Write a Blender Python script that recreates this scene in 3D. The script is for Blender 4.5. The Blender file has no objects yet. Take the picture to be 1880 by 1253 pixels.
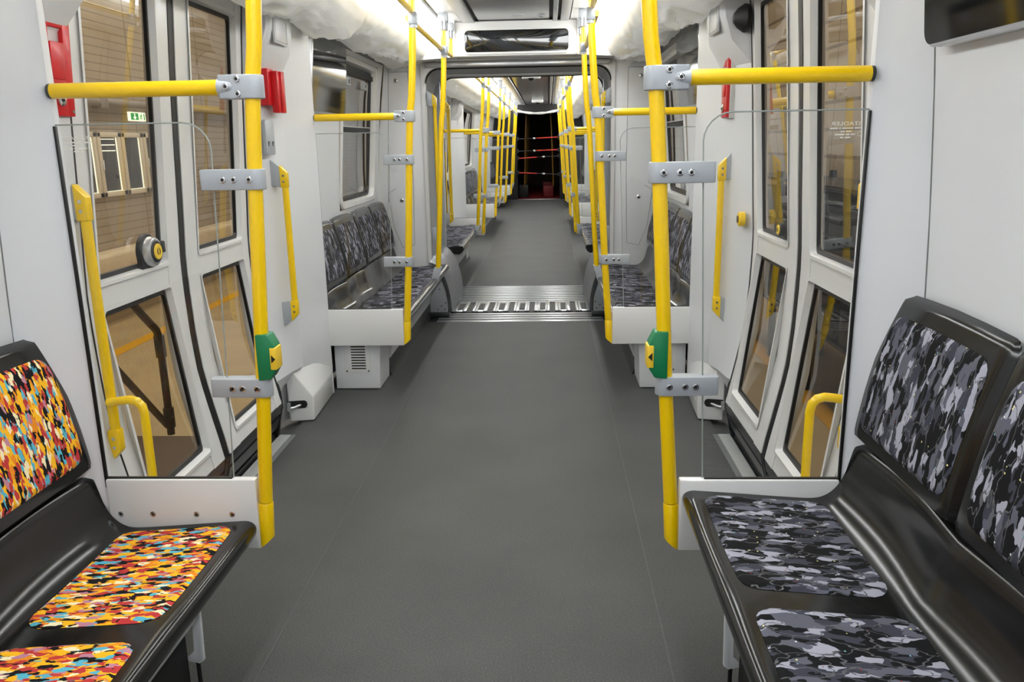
import bpy, bmesh, math, random
from mathutils import Vector, Matrix
random.seed(7)
SC = bpy.context.scene
COL = SC.collection
PI = math.pi
V = Vector

# ------------------------------------------------------------------ materials
def lin(c):
    return tuple((x / 12.92 if x <= .04045 else ((x + .055) / 1.055) ** 2.4) for x in c)
def rgb(r, g, b):
    return lin((r / 255, g / 255, b / 255)) + (1.0,)

def mat(name, col, rough=.5, metal=0.0, coat=0.0, emit=0.0, spec=.5, bump=None, var=None):
    m = bpy.data.materials.new(name); m.use_nodes = True
    nt = m.node_tree; bs = nt.nodes['Principled BSDF']
    bs.inputs['Base Color'].default_value = col
    bs.inputs['Roughness'].default_value = rough
    bs.inputs['Metallic'].default_value = metal
    bs.inputs['Coat Weight'].default_value = coat
    bs.inputs['Coat Roughness'].default_value = .1
    bs.inputs['Specular IOR Level'].default_value = spec
    if emit:
        bs.inputs['Emission Color'].default_value = col
        bs.inputs['Emission Strength'].default_value = emit
    tc = nt.nodes.new('ShaderNodeTexCoord')
    if var is not None:     # (scale, amount): gentle procedural tone variation
        n = nt.nodes.new('ShaderNodeTexNoise'); n.inputs['Scale'].default_value = var[0]; n.inputs['Detail'].default_value = 6
        nt.links.new(tc.outputs['Object'], n.inputs['Vector'])
        mx = nt.nodes.new('ShaderNodeMixRGB'); mx.blend_type = 'MULTIPLY'; mx.inputs[0].default_value = 1
        mx.inputs[1].default_value = col
        rp = nt.nodes.new('ShaderNodeMapRange')
        rp.inputs['From Min'].default_value = .25; rp.inputs['From Max'].default_value = .75
        rp.inputs['To Min'].default_value = 1 - var[1]; rp.inputs['To Max'].default_value = 1 + var[1]
        nt.links.new(n.outputs['Fac'], rp.inputs['Value'])
        nt.links.new(rp.outputs['Result'], mx.inputs[2])
        nt.links.new(mx.outputs[0], bs.inputs['Base Color'])
    if bump is not None:    # (scale, strength)
        n2 = nt.nodes.new('ShaderNodeTexNoise'); n2.inputs['Scale'].default_value = bump[0]; n2.inputs['Detail'].default_value = 3
        nt.links.new(tc.outputs['Object'], n2.inputs['Vector'])
        bp = nt.nodes.new('ShaderNodeBump'); bp.inputs['Strength'].default_value = bump[1]; bp.inputs['Distance'].default_value = .01
        nt.links.new(n2.outputs['Fac'], bp.inputs['Height'])
        nt.links.new(bp.outputs['Normal'], bs.inputs['Normal'])
    return m

def glass_mat(name, tint, refl=1.0, rough=0.0):
    m = bpy.data.materials.new(name); m.use_nodes = True
    nt = m.node_tree; nt.nodes.clear()
    out = nt.nodes.new('ShaderNodeOutputMaterial')
    tr = nt.nodes.new('ShaderNodeBsdfTransparent'); tr.inputs[0].default_value = tint + (1,)
    gl = nt.nodes.new('ShaderNodeBsdfGlossy'); gl.inputs['Roughness'].default_value = rough
    gl.inputs[0].default_value = (1, 1, 1, 1)
    ge = nt.nodes.new('ShaderNodeNewGeometry')       # Schlick reflectance, the same from both faces
    dt = nt.nodes.new('ShaderNodeVectorMath'); dt.operation = 'DOT_PRODUCT'
    nt.links.new(ge.outputs['Normal'], dt.inputs[0]); nt.links.new(ge.outputs['Incoming'], dt.inputs[1])
    ab = nt.nodes.new('ShaderNodeMath'); ab.operation = 'ABSOLUTE'; nt.links.new(dt.outputs['Value'], ab.inputs[0])
    om = nt.nodes.new('ShaderNodeMath'); om.operation = 'SUBTRACT'; om.inputs[0].default_value = 1; nt.links.new(ab.outputs[0], om.inputs[1])
    pw = nt.nodes.new('ShaderNodeMath'); pw.operation = 'POWER'; pw.inputs[1].default_value = 5; nt.links.new(om.outputs[0], pw.inputs[0])
    fr = nt.nodes.new('ShaderNodeMath'); fr.operation = 'MULTIPLY_ADD'; fr.inputs[1].default_value = .95; fr.inputs[2].default_value = .045
    nt.links.new(pw.outputs[0], fr.inputs[0])
    mu = nt.nodes.new('ShaderNodeMath'); mu.operation = 'MULTIPLY'; mu.inputs[1].default_value = refl; mu.use_clamp = True
    mx = nt.nodes.new('ShaderNodeMixShader')
    nt.links.new(fr.outputs[0], mu.inputs[0]); nt.links.new(mu.outputs[0], mx.inputs[0])
    nt.links.new(tr.outputs[0], mx.inputs[1]); nt.links.new(gl.outputs[0], mx.inputs[2])
    nt.links.new(mx.outputs[0], out.inputs[0])
    return m

def ramp(nt, stops, mode='CONSTANT'):
    r = nt.nodes.new('ShaderNodeValToRGB'); r.color_ramp.interpolation = mode
    e = r.color_ramp.elements
    while len(e) > 1: e.remove(e[-1])
    e[0].position = stops[0][0]; e[0].color = stops[0][1]
    for p, c in stops[1:]:
        x = e.new(p); x.color = c
    return r

def textile(name, scale, stops, warp, lines=None):
    m = bpy.data.materials.new(name); m.use_nodes = True
    nt = m.node_tree; L = nt.links; bs = nt.nodes['Principled BSDF']
    bs.inputs['Roughness'].default_value = .85; bs.inputs['Specular IOR Level'].default_value = .25
    tc = nt.nodes.new('ShaderNodeTexCoord')
    mp = nt.nodes.new('ShaderNodeMapping'); mp.inputs['Scale'].default_value = scale
    L.new(tc.outputs['Object'], mp.inputs['Vector'])
    nz = nt.nodes.new('ShaderNodeTexNoise'); nz.inputs['Scale'].default_value = 1.1; nz.inputs['Detail'].default_value = 1.5
    L.new(mp.outputs[0], nz.inputs['Vector'])
    sb = nt.nodes.new('ShaderNodeVectorMath'); sb.operation = 'SUBTRACT'; sb.inputs[1].default_value = (.5, .5, .5)
    L.new(nz.outputs['Color'], sb.inputs[0])
    sc = nt.nodes.new('ShaderNodeVectorMath'); sc.operation = 'SCALE'; sc.inputs['Scale'].default_value = warp
    L.new(sb.outputs[0], sc.inputs[0])
    ad = nt.nodes.new('ShaderNodeVectorMath'); ad.operation = 'ADD'
    L.new(mp.outputs[0], ad.inputs[0]); L.new(sc.outputs[0], ad.inputs[1])
    vo = nt.nodes.new('ShaderNodeTexVoronoi'); vo.inputs['Scale'].default_value = 1.0
    L.new(ad.outputs[0], vo.inputs['Vector'])
    se = nt.nodes.new('ShaderNodeSeparateColor'); L.new(vo.outputs['Color'], se.inputs[0])
    rp = ramp(nt, stops); L.new(se.outputs[0], rp.inputs[0])
    last = rp.outputs[0]
    if lines:
        v2 = nt.nodes.new('ShaderNodeTexVoronoi'); v2.feature = 'DISTANCE_TO_EDGE'; v2.inputs['Scale'].default_value = .42
        L.new(ad.outputs[0], v2.inputs['Vector'])
        lt = nt.nodes.new('ShaderNodeMath'); lt.operation = 'LESS_THAN'; lt.inputs[1].default_value = .02
        L.new(v2.outputs['Distance'], lt.inputs[0])
        mx = nt.nodes.new('ShaderNodeMixRGB'); mx.inputs[2].default_value = lines
        L.new(lt.outputs[0], mx.inputs[0]); L.new(last, mx.inputs[1])
        v3 = nt.nodes.new('ShaderNodeTexVoronoi'); v3.inputs['Scale'].default_value = 38
        L.new(tc.outputs['Object'], v3.inputs['Vector'])
        l3 = nt.nodes.new('ShaderNodeMath'); l3.operation = 'LESS_THAN'; l3.inputs[1].default_value = .085
        L.new(v3.outputs['Distance'], l3.inputs[0])
        s3 = nt.nodes.new('ShaderNodeSeparateColor'); L.new(v3.outputs['Color'], s3.inputs[0])
        r3 = ramp(nt, [(0, rgb(235, 225, 150)), (.45, rgb(225, 225, 220)), (.7, rgb(150, 40, 40)), (.82, rgb(120, 170, 185))])
        L.new(s3.outputs[1], r3.inputs[0])
        m3 = nt.nodes.new('ShaderNodeMixRGB'); L.new(l3.outputs[0], m3.inputs[0])
        L.new(mx.outputs[0], m3.inputs[1]); L.new(r3.outputs[0], m3.inputs[2])
        last = m3.outputs[0]
    L.new(last, bs.inputs['Base Color'])
    fb = nt.nodes.new('ShaderNodeTexNoise'); fb.inputs['Scale'].default_value = 700
    L.new(tc.outputs['Object'], fb.inputs['Vector'])
    bp = nt.nodes.new('ShaderNodeBump'); bp.inputs['Strength'].default_value = .25; bp.inputs['Distance'].default_value = .002
    L.new(fb.outputs['Fac'], bp.inputs['Height']); L.new(bp.outputs[0], bs.inputs['Normal'])
    return m

def plank_mat(name, c1, c2, rows, rough=.7, vertical=0.0):
    """horizontal lines at `rows` per metre in Z, optional vertical joints in Y"""
    m = bpy.data.materials.new(name); m.use_nodes = True
    nt = m.node_tree; L = nt.links; bs = nt.nodes['Principled BSDF']; bs.inputs['Roughness'].default_value = rough
    tc = nt.nodes.new('ShaderNodeTexCoord'); sp = nt.nodes.new('ShaderNodeSeparateXYZ')
    L.new(tc.outputs['Object'], sp.inputs[0])
    def lines(sock, k, w):
        a = nt.nodes.new('ShaderNodeMath'); a.operation = 'MULTIPLY'; a.inputs[1].default_value = k; L.new(sock, a.inputs[0])
        f = nt.nodes.new('ShaderNodeMath'); f.operation = 'FRACT'; L.new(a.outputs[0], f.inputs[0])
        l = nt.nodes.new('ShaderNodeMath'); l.operation = 'LESS_THAN'; l.inputs[1].default_value = w; L.new(f.outputs[0], l.inputs[0])
        return l.outputs[0]
    h = lines(sp.outputs[2], rows, .12)
    if vertical:
        v = lines(sp.outputs[1], vertical, .012)
        mxm = nt.nodes.new('ShaderNodeMath'); mxm.operation = 'MAXIMUM'; L.new(h, mxm.inputs[0]); L.new(v, mxm.inputs[1]); h = mxm.outputs[0]
    nz = nt.nodes.new('ShaderNodeTexNoise'); nz.inputs['Scale'].default_value = 1.7; L.new(tc.outputs['Object'], nz.inputs['Vector'])
    m0 = nt.nodes.new('ShaderNodeMixRGB'); m0.inputs[1].default_value = c1
    m0.inputs[2].default_value = tuple(x * .78 for x in c1[:3]) + (1,); L.new(nz.outputs['Fac'], m0.inputs[0])
    mx = nt.nodes.new('ShaderNodeMixRGB'); L.new(h, mx.inputs[0]); L.new(m0.outputs[0], mx.inputs[1]); mx.inputs[2].default_value = c2
    L.new(mx.outputs[0], bs.inputs['Base Color'])
    return m

M = {}
M['white'] = mat('white_panel', rgb(221, 223, 225), .38, var=(3, .015))
M['white_gloss'] = mat('white_door_paint', rgb(228, 228, 226), .25, coat=.2)
M['offwhite'] = mat('pale_grey_panel', rgb(205, 205, 203), .42, var=(3, .02))
M['cab'] = mat('cabinet_white', rgb(220, 221, 222), .35)
M['bracket'] = mat('grey_cast_metal', rgb(172, 177, 182), .42, metal=.15)
M['yellow'] = mat('yellow_powder_coat', rgb(246, 203, 0), .28, coat=.35)
M['shade_yellow'] = mat('yellow_tube_painted_shade', rgb(120, 85, 15), .4)  # pole yellow with the gloom of the next car put into the colour
M['black'] = mat('black_rubber', rgb(14, 14, 14), .55)
M['darkgrey'] = mat('dark_grey_metal', rgb(70, 71, 72), .35, metal=.6)
M['seat'] = mat('black_moulded_shell', rgb(23, 23, 22), .18)
M['seat2'] = mat('glossy_dark_shell', rgb(52, 52, 52), .16, metal=.3)
M['seatedge'] = mat('black_matt_edge', rgb(16, 16, 16), .6)
M['alu'] = mat('aluminium', rgb(198, 200, 202), .3, metal=.8)
M['chrome'] = mat('chrome', rgb(215, 215, 215), .12, metal=1)
M['sill'] = mat('pale_sill', rgb(180, 182, 180), .4, metal=.2)
M['red'] = mat('red_signal_paint', rgb(205, 18, 28), .38, coat=.1)
M['darkred'] = mat('dark_red_recess', rgb(120, 12, 18), .5)
M['green'] = mat('green_plastic', rgb(8, 118, 72), .4)
M['labelyellow'] = mat('pale_yellow_plate', rgb(240, 200, 50), .45)
M['ink'] = mat('black_ink', rgb(10, 10, 10), .6)
M['lettering'] = mat('white_etched_print', rgb(225, 222, 210), .6)
M['lamp'] = mat('lamp_diffuser', (.965, .985, 1, 1), .5, emit=13.5)
M['film'] = mat('crumpled_white_film', rgb(226, 224, 218), .5, bump=(5, .35))
M['screen'] = mat('black_display_glass', rgb(14, 16, 18), .06, spec=.7)
M['ceilmetal'] = mat('grey_ceiling_metal', rgb(172, 173, 175), .2, metal=.7)
M['ceilwhite'] = mat('white_ceiling_edge', rgb(205, 206, 208), .3)
M['gasket'] = mat('black_gasket', rgb(9, 9, 9), .45)
M['bellows'] = mat('grey_bellows_cloth', rgb(188, 189, 190), .5)
M['ribs'] = mat('ribbed_grey_rubber', rgb(165, 166, 168), .3, metal=.35)
M['dark'] = mat('shade_dark_lining', rgb(16, 13, 11), .6)  # near-black colour stands in for shade inside the next car
M['darkfloor'] = mat('dark_red_floor_cover', rgb(112, 14, 14), .6, var=(3, .3))
M['strap'] = mat('red_strap', rgb(200, 52, 40), .6)
M['monitorframe'] = mat('silver_film_edge', rgb(200, 200, 200), .22, metal=.8)
M['pipe'] = mat('dull_pipe', rgb(92, 80, 66), .5, metal=.3)
M['deck'] = plank_mat('timber_deck', rgb(150, 122, 92), rgb(96, 76, 56), 1, vertical=7)
M['hallwall_l'] = plank_mat('slatted_hall_wall', rgb(186, 170, 146), rgb(138, 124, 104), 9, vertical=.4)
M['hallwall_r'] = plank_mat('panelled_hall_wall', rgb(192, 174, 146), rgb(128, 112, 90), 3.2, vertical=.5)
M['hallfloor'] = mat('tan_hall_floor', rgb(192, 170, 128), .5, var=(2, .12))
M['linepaint'] = mat('yellow_floor_paint', rgb(235, 176, 30), .5)
M['cream'] = mat('cream_window_frame', rgb(232, 220, 196), .45)
M['beam'] = mat('pale_timber_beam', rgb(226, 208, 176), .6, var=(4, .08))
M['winglass'] = mat('dusky_hall_glass', rgb(92, 92, 92), .12, var=(5, .35))
M['rack'] = mat('dark_rack_steel', rgb(52, 54, 58), .4, metal=.3)
M['crate'] = mat('blue_grey_crate', rgb(70, 78, 88), .5)
M['carton'] = mat('brown_carton', rgb(150, 112, 78), .7)
M['signgreen'] = mat('exit_sign_green', rgb(30, 150, 60), .4, emit=.9)
M['sign_glint_white'] = mat('exit_sign_and_glint_white', rgb(245, 250, 235), .4, emit=1.3)  # also glows as painted glints and reflections on the hall windows
M['clear'] = glass_mat('clear_screen_glass', (.95, .955, .95), .75)
M['tint'] = glass_mat('tinted_door_glass', (.86, .80, .69), 1.25)
M['wintint'] = glass_mat('bay_window_glass', (.72, .69, .63), 1.6)
M['clearplastic'] = mat('frosted_bracket', rgb(160, 163, 167), .3)
M['bulb'] = mat('hall_lamp', (1, .95, .85, 1), .5, emit=5)

def film_mat():
    m = mat('crumpled_white_film', rgb(240, 239, 234), .45, bump=(7, .3))
    nt = m.node_tree; bs = nt.nodes['Principled BSDF']; out = nt.nodes['Material Output']
    tl = nt.nodes.new('ShaderNodeBsdfTranslucent'); tl.inputs[0].default_value = (.9, .9, .87, 1)
    mx = nt.nodes.new('ShaderNodeMixShader'); mx.inputs[0].default_value = .22
    nt.links.new(bs.outputs[0], mx.inputs[1]); nt.links.new(tl.outputs[0], mx.inputs[2]); nt.links.new(mx.outputs[0], out.inputs[0])
    return m
M['film'] = film_mat()

def floor_mat():
    m = bpy.data.materials.new('speckled_rubber_floor'); m.use_nodes = True
    nt = m.node_tree; L = nt.links; bs = nt.nodes['Principled BSDF']
    tc = nt.nodes.new('ShaderNodeTexCoord')
    n1 = nt.nodes.new('ShaderNodeTexNoise'); n1.inputs['Scale'].default_value = 260; n1.inputs['Detail'].default_value = 2
    n2 = nt.nodes.new('ShaderNodeTexNoise'); n2.inputs['Scale'].default_value = 2.2; n2.inputs['Detail'].default_value = 5
    for n in (n1, n2): L.new(tc.outputs['Object'], n.inputs['Vector'])
    r1 = ramp(nt, [(0.25, rgb(56, 57, 56)), (.6, rgb(80, 81, 79)), (.78, rgb(116, 117, 114))], 'LINEAR'); L.new(n1.outputs['Fac'], r1.inputs[0])
    r2 = ramp(nt, [(.3, (.86, .86, .86, 1)), (.7, (1.08, 1.08, 1.08, 1))], 'LINEAR'); L.new(n2.outputs['Fac'], r2.inputs[0])
    mx = nt.nodes.new('ShaderNodeMixRGB'); mx.blend_type = 'MULTIPLY'; mx.inputs[0].default_value = 1
    L.new(r1.outputs[0], mx.inputs[1]); L.new(r2.outputs[0], mx.inputs[2]); L.new(mx.outputs[0], bs.inputs['Base Color'])
    bs.inputs['Roughness'].default_value = .58; bs.inputs['Specular IOR Level'].default_value = .3
    bp = nt.nodes.new('ShaderNodeBump'); bp.inputs['Strength'].default_value = .12; bp.inputs['Distance'].default_value = .003
    L.new(n1.outputs['Fac'], bp.inputs['Height']); L.new(bp.outputs[0], bs.inputs['Normal'])
    return m
M['floor'] = floor_mat()

YE, RD, BK, CY, CR, OR, MV = rgb(246, 184, 30), rgb(190, 58, 56), rgb(16, 15, 18), rgb(88, 178, 200), rgb(247, 232, 190), rgb(232, 140, 30), rgb(190, 130, 150)
WST = [(0, YE), (.27, BK), (.5, RD), (.68, OR), (.77, CY), (.87, CR), (.95, MV)]
M['bright_seat'] = textile('multicoloured_seat_moquette', (36, 104, 36), WST, 1.7)
M['bright_back'] = textile('multicoloured_back_moquette', (36, 100, 40), WST, 1.7)
G0, G1, G2, G3 = rgb(10, 10, 13), rgb(58, 59, 69), rgb(92, 93, 104), rgb(160, 160, 172)
GST = [(0, G0), (.46, G1), (.62, G2), (.82, G3)]
GL = rgb(92, 92, 95)
M['grey_seat'] = textile('grey_seat_moquette', (22, 52, 26), GST, 1.35, GL)
M['grey_back'] = textile('grey_back_moquette', (26, 54, 22), GST, 1.35, GL)

# ------------------------------------------------------------------ mesh helpers
class B:
    def __init__(s): s.bm = bmesh.new()
    def face(s, pts):
        try: return s.bm.faces.new([s.bm.verts.new(p) for p in pts])
        except ValueError: return None
    def box(s, x0, x1, y0, y1, z0, z1, bev=0.0, seg=2):
        x0, x1 = min(x0, x1), max(x0, x1); y0, y1 = min(y0, y1), max(y0, y1); z0, z1 = min(z0, z1), max(z0, z1)
        v = [s.bm.verts.new(p) for p in [(x0,y0,z0),(x1,y0,z0),(x1,y1,z0),(x0,y1,z0),(x0,y0,z1),(x1,y0,z1),(x1,y1,z1),(x0,y1,z1)]]
        fs = [s.bm.faces.new([v[i] for i in q]) for q in [(0,3,2,1),(4,5,6,7),(0,1,5,4),(1,2,6,5),(2,3,7,6),(3,0,4,7)]]
        if bev > 0:
            es = list({e for f in fs for e in f.edges})
            bmesh.ops.bevel(s.bm, geom=es, offset=bev, segments=seg, affect='EDGES', profile=.5)
        return s
    def prism(s, pts, vec, bev=0.0):
        vec = V(vec)
        a = [s.bm.verts.new(p) for p in pts]; b = [s.bm.verts.new(V(p) + vec) for p in pts]
        n = len(a); fs = [s.bm.faces.new(a), s.bm.faces.new(b[::-1])]
        for i in range(n): fs.append(s.bm.faces.new([a[i], b[i], b[(i+1) % n], a[(i+1) % n]]))
        if bev > 0:
            bmesh.ops.bevel(s.bm, geom=list({e for f in fs for e in f.edges}), offset=bev, segments=2, affect='EDGES', profile=.5)
        return s
    def grid(s, rows, closed=False):
        vr = [[s.bm.verts.new(p) for p in r] for r in rows]
        for i in range(len(vr) - 1):
            n = len(vr[i])
            for j in range(n if closed else n - 1):
                q = [vr[i][j], vr[i][(j+1) % n], vr[i+1][(j+1) % n], vr[i+1][j]]
                try: s.bm.faces.new(q)
                except ValueError: pass
        return vr
    def tube(s, pts, r, n=14, caps=True):
        pts = [V(p) for p in pts]; rows = []; up = None
        for i, p in enumerate(pts):
            t = (pts[min(i+1, len(pts)-1)] - pts[max(i-1, 0)]).normalized()
            if up is None: up = t.orthogonal().normalized()
            up = (up - t * up.dot(t)).normalized(); w = t.cross(up)
            rr = r[i] if isinstance(r, (list, tuple)) else r
            rows.append([p + (up * math.cos(2*PI*k/n) + w * math.sin(2*PI*k/n)) * rr for k in range(n)])
        vr = s.grid(rows, True)
        if caps:
            s.bm.faces.new(vr[0][::-1]); s.bm.faces.new(vr[-1])
        return s
    def cyl(s, p, axis, r, h, n=18, bev=0.0):
        p = V(p); a = V(axis).normalized()
        if bev:
            s.tube([p, p + a*1e-4, p + a*(h-bev), p + a*h], [r*.98, r, r, r-bev], n)
        else: s.tube([p, p + a*h], r, n)
        return s

def rootloc(o):
    while o.parent: o = o.parent
    return V(o.location)

def fin(name, b, m, parent=None, loc=None, ang=38, smooth=True, recalc=True):
    bm = b.bm
    if recalc: bmesh.ops.recalc_face_normals(bm, faces=bm.faces)
    off = rootloc(parent) if parent else V(loc or (0, 0, 0))
    for v in bm.verts: v.co -= off
    me = bpy.data.meshes.new(name); bm.to_mesh(me); bm.free()
    me.materials.append(M[m] if isinstance(m, str) else m)
    if smooth:
        me.polygons.foreach_set('use_smooth', [True] * len(me.polygons))
        me.set_sharp_from_angle(angle=math.radians(ang))
    o = bpy.data.objects.new(name, me); COL.objects.link(o)
    if parent: o.parent = parent
    else: o.location = off
    return o

def mkscrew(p, axis, r, parent, proud=.0034):
    b = B(); p = V(p); a = V(axis).normalized(); n = 14; up = a.orthogonal().normalized(); w = a.cross(up)
    ring = lambda rr, d: [p + a*d + (up*math.cos(2*PI*k/n) + w*math.sin(2*PI*k/n))*rr for k in range(n)]
    vr = b.grid([ring(r, -.0005), ring(r, proud*.85), ring(r*.86, proud), ring(r*.5, proud), ring(r*.46, proud*.7)], True)
    b.bm.faces.new(vr[-1])
    o = fin('screw', b, 'chrome', parent, recalc=True)
    o.data.materials.append(M['ink']); o.data.polygons[len(o.data.polygons)-1].material_index = 1
    return o
LABELS = {}
def tag(o, label, cat, group=None):
    o['label'] = label; o['category'] = cat
    if group: o['group'] = group
    if label in LABELS: print('DUP LABEL', label)
    LABELS[label] = o
    return o
def thing(name, loc, label, cat, group=None):
    o = bpy.data.objects.new(name, None); COL.objects.link(o); o.location = loc; o.empty_display_size = .1
    return tag(o, label, cat, group)
def struct(o):
    o['kind'] = 'structure'; return o

def lerp(tab, z):
    if z <= tab[0][0]: return tab[0][1]
    for (a, x), (b, y) in zip(tab, tab[1:]):
        if z <= b: return x + (y - x) * (z - a) / (b - a)
    return tab[-1][1]
def ss(a, b, t):
    t = max(0, min(1, (t - a) / (b - a))); return t*t*(3-2*t)
def catmull(p, n=6):
    out = []; q = [p[0]] + list(p) + [p[-1]]
    for i in range(1, len(q) - 2):
        for k in range(n):
            t = k / n
            out.append(tuple(.5*((2*b)+(-a+c)*t+(2*a-5*b+4*c-d)*t*t+(-a+3*b-3*c+d)*t**3) for a, b, c, d in zip(q[i-1], q[i], q[i+1], q[i+2])))
    out.append(tuple(p[-1])); return out
def rrect(cx, cy, w, h, r, n=5):
    out = []
    for sx, sy, a0 in ((1,1,0),(-1,1,90),(-1,-1,180),(1,-1,270)):
        for k in range(n+1):
            a = math.radians(a0 + 90*k/n)
            out.append((cx + sx*(w/2-r) + r*math.cos(a), cy + sy*(h/2-r) + r*math.sin(a)))
    return out
def frange(a, b, n): return [a + (b-a)*i/n for i in range(n+1)]

# ------------------------------------------------------------------ side profiles  (x distance from the car's centre line by height)
WD = [(-.05,1.195),(.05,1.185),(.12,1.165),(.18,1.152),(.22,1.155),(.28,1.17),(.4,1.195),(.5,1.215),(.6,1.232),(.75,1.243),(.95,1.25),(1.05,1.25),(1.25,1.238),(1.55,1.222),(1.8,1.207),(2.05,1.187),(2.25,1.165)]
WB = [(0,1.21),(.5,1.235),(1.0,1.245),(1.3,1.232),(1.6,1.212),(1.9,1.185),(2.2,1.14)]
Wd = lambda z: lerp(WD, z)
Wb = lambda z: lerp(WB, z)
PX = [(.31,.617),(.45,.61),(.83,.584),(1.41,.553),(1.65,.538),(1.76,.522),(1.95,.508),(2.2,.495)]
Px = lambda z: lerp(PX, z)

SIDES = {-1: 'left', 1: 'right'}
CAR1 = (-1.4, 7.22); CAR2 = (8.3, 22.1)

# ------------------------------------------------------------------ floor
def floor_piece(y0, y1):
    b = B()
    # centre floor with coved edges along the bench bays
    b.grid([[(x, y, z) for x, z in ((-1.13, 0), (1.13, 0))] for y in frange(y0, y1, 4)])
    b.box(-1.13, 1.13, y0, y1, -.06, -.012)
    for sx in (-1, 1): b.box(sx*1.13, sx*1.3, y0, y1, -.06, -.024)
    o = struct(fin('floor', b, 'floor')); return o
floor_piece(-1.4, 6.82); floor_piece(8.58, 22.1)
for (y0, y1, n0) in ((-1.4, 6.82, 1), (8.58, 22.1, 2)):   # welded seams in the floor covering
    for s in (-1, 1):
        b = B(); b.box(s*.60, s*.604, y0, y1, -.002, .0012)
        struct(fin('trim_%d' % (n0*2 + (s > 0)), b, mat('floor_seam', rgb(74, 75, 74), .5)))

# ------------------------------------------------------------------ walls along bench bays
def bench_wall(y0, y1, s, win=None, nm='wall'):
    """curved side wall; win=(ya,yb,za,zb) leaves a window opening"""
    b = B()
    zs = sorted(set(frange(0, 2.2, 16) + ([win[2], win[3]] if win else [])))
    ys = sorted(set([y0, y1] + frange(y0, y1, 6) + ([win[0], win[1]] if win else [])))
    for i in range(len(zs)-1):
        for j in range(len(ys)-1):
            if win and zs[i] >= win[2]-1e-6 and zs[i+1] <= win[3]+1e-6 and ys[j] >= win[0]-1e-6 and ys[j+1] <= win[1]+1e-6: continue
            b.face([(s*Wb(z), y, z) for z, y in ((zs[i],ys[j]),(zs[i],ys[j+1]),(zs[i+1],ys[j+1]),(zs[i+1],ys[j]))])
    bmesh.ops.remove_doubles(b.bm, verts=b.bm.verts, dist=1e-5)
    return struct(fin('wall_' + SIDES[s], b, 'white', ang=60))

def ring_frame(b, ya, yb, za, zb, s, wf, inset, outer_r, inner_r, x_out, x_in, n=6):
    """rounded rectangular frame following profile wf; ring between outer and inner rounded rectangles"""
    cy, cz = (ya+yb)/2, (za+zb)/2
    o = rrect(cy, cz, yb-ya, zb-za, outer_r, n); i_ = rrect(cy, cz, yb-ya-2*inset, zb-za-2*inset, inner_r, n)
    P = lambda y, z, d: (s*(wf(z)+d), y, z)
    rows = [[P(y, z, x_out) for y, z in o], [P(y + (y2-y)*.15, z + (z2-z)*.15, x_out-.012) for (y, z), (y2, z2) in zip(o, i_)],
            [P(y + (y2-y)*.75, z + (z2-z)*.75, x_out-.010) for (y, z), (y2, z2) in zip(o, i_)], [P(y, z, x_in) for y, z in i_]]
    b.grid(rows, True)

def pane(b, ya, yb, za, zb, s, wf, d, r=.04):
    pts = rrect((ya+yb)/2, (za+zb)/2, yb-ya, zb-za, r, 5)
    zs = [p[1] for p in pts]
    # rows by height for curved glass
    rows = []
    N = 10
    for k in range(N+1):
        z = za + (zb-za)*k/N
        dz = min(z-za, zb-z); ins = 0 if dz >= r else r - math.sqrt(max(0, r*r-(r-dz)**2))
        rows.append([(s*(wf(z)+d), ya+ins+(yb-ya-2*ins)*j/4, z) for j in range(5)])
    b.grid(rows)

def bay_window(ya, yb, s, num, label=None, hopper=True):
    za, zb = 1.04, 2.12
    b = B(); ring_frame(b, ya, yb, za, zb, s, Wb, .055, .10, .07, 0.0, .05)
    w = struct(fin('window_%d' % num, b, 'white_gloss'))
    b = B(); ring_frame(b, ya+.048, yb-.048, za+.048, zb-.048, s, Wb, .035, .07, .05, .045, .052); g = fin('gasket', b, 'gasket', w)
    b = B(); pane(b, ya+.06, yb-.06, za+.06, zb-.06, s, Wb, .055, .05); fin('pane', b, 'wintint', w)
    if hopper:
        zh = 1.62
        b = B(); b.box(s*(Wb(zh)+.03), s*(Wb(zh)+.055), ya+.08, yb-.08, zh-.025, zh+.012, .004); fin('hopper_rail', b, 'black', w)
        b = B(); b.box(s*(Wb(zh)+.022), s*(Wb(zh)+.034), ya+.08, yb-.08, zh+.013, zh+.022); fin('hopper_edge', b, 'chrome', w)
        b = B(); b.box(s*(Wb(zb)+.03), s*(Wb(zb)+.055), ya+.08, yb-.08, zb-.115, zb-.08); fin('hopper_track', b, 'black', w)
        for k, yy in enumerate((ya+.33, yb-.3)):
            b = B(); b.box(s*(Wb(1.95)+.02), s*(Wb(1.95)+.05), yy-.06, yy+.06, 1.925, 1.985, .006); l = fin('latch', b, 'bracket', w)
            b = B(); b.box(s*(Wb(1.95)+.017), s*(Wb(1.95)+.021), yy-.006, yy+.006, 1.94, 1.97); fin('latch_mark', b, 'ink', l)
    return w

# windows: car 1 bay 2, near bays, car 2 bays
WIN1 = (5.83, 7.02); NEARWALL = (-1.4, 2.17)
for s in (-1, 1):
    bench_wall(-1.4, 2.17, s)
    bench_wall(4.93, 7.22, s, (WIN1[0], WIN1[1], 1.04, 2.12))
    bench_wall(8.3, 10.77, s)
    bench_wall(13.55, 16.57, s, (13.95, 16.2, 1.04, 2.12))
    bench_wall(19.35, 22.1, s)
    bay_window(WIN1[0], WIN1[1], s, 1 if s < 0 else 2)
    bay_window(13.95, 16.2, s, 3 if s < 0 else 4, hopper=False)

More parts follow.
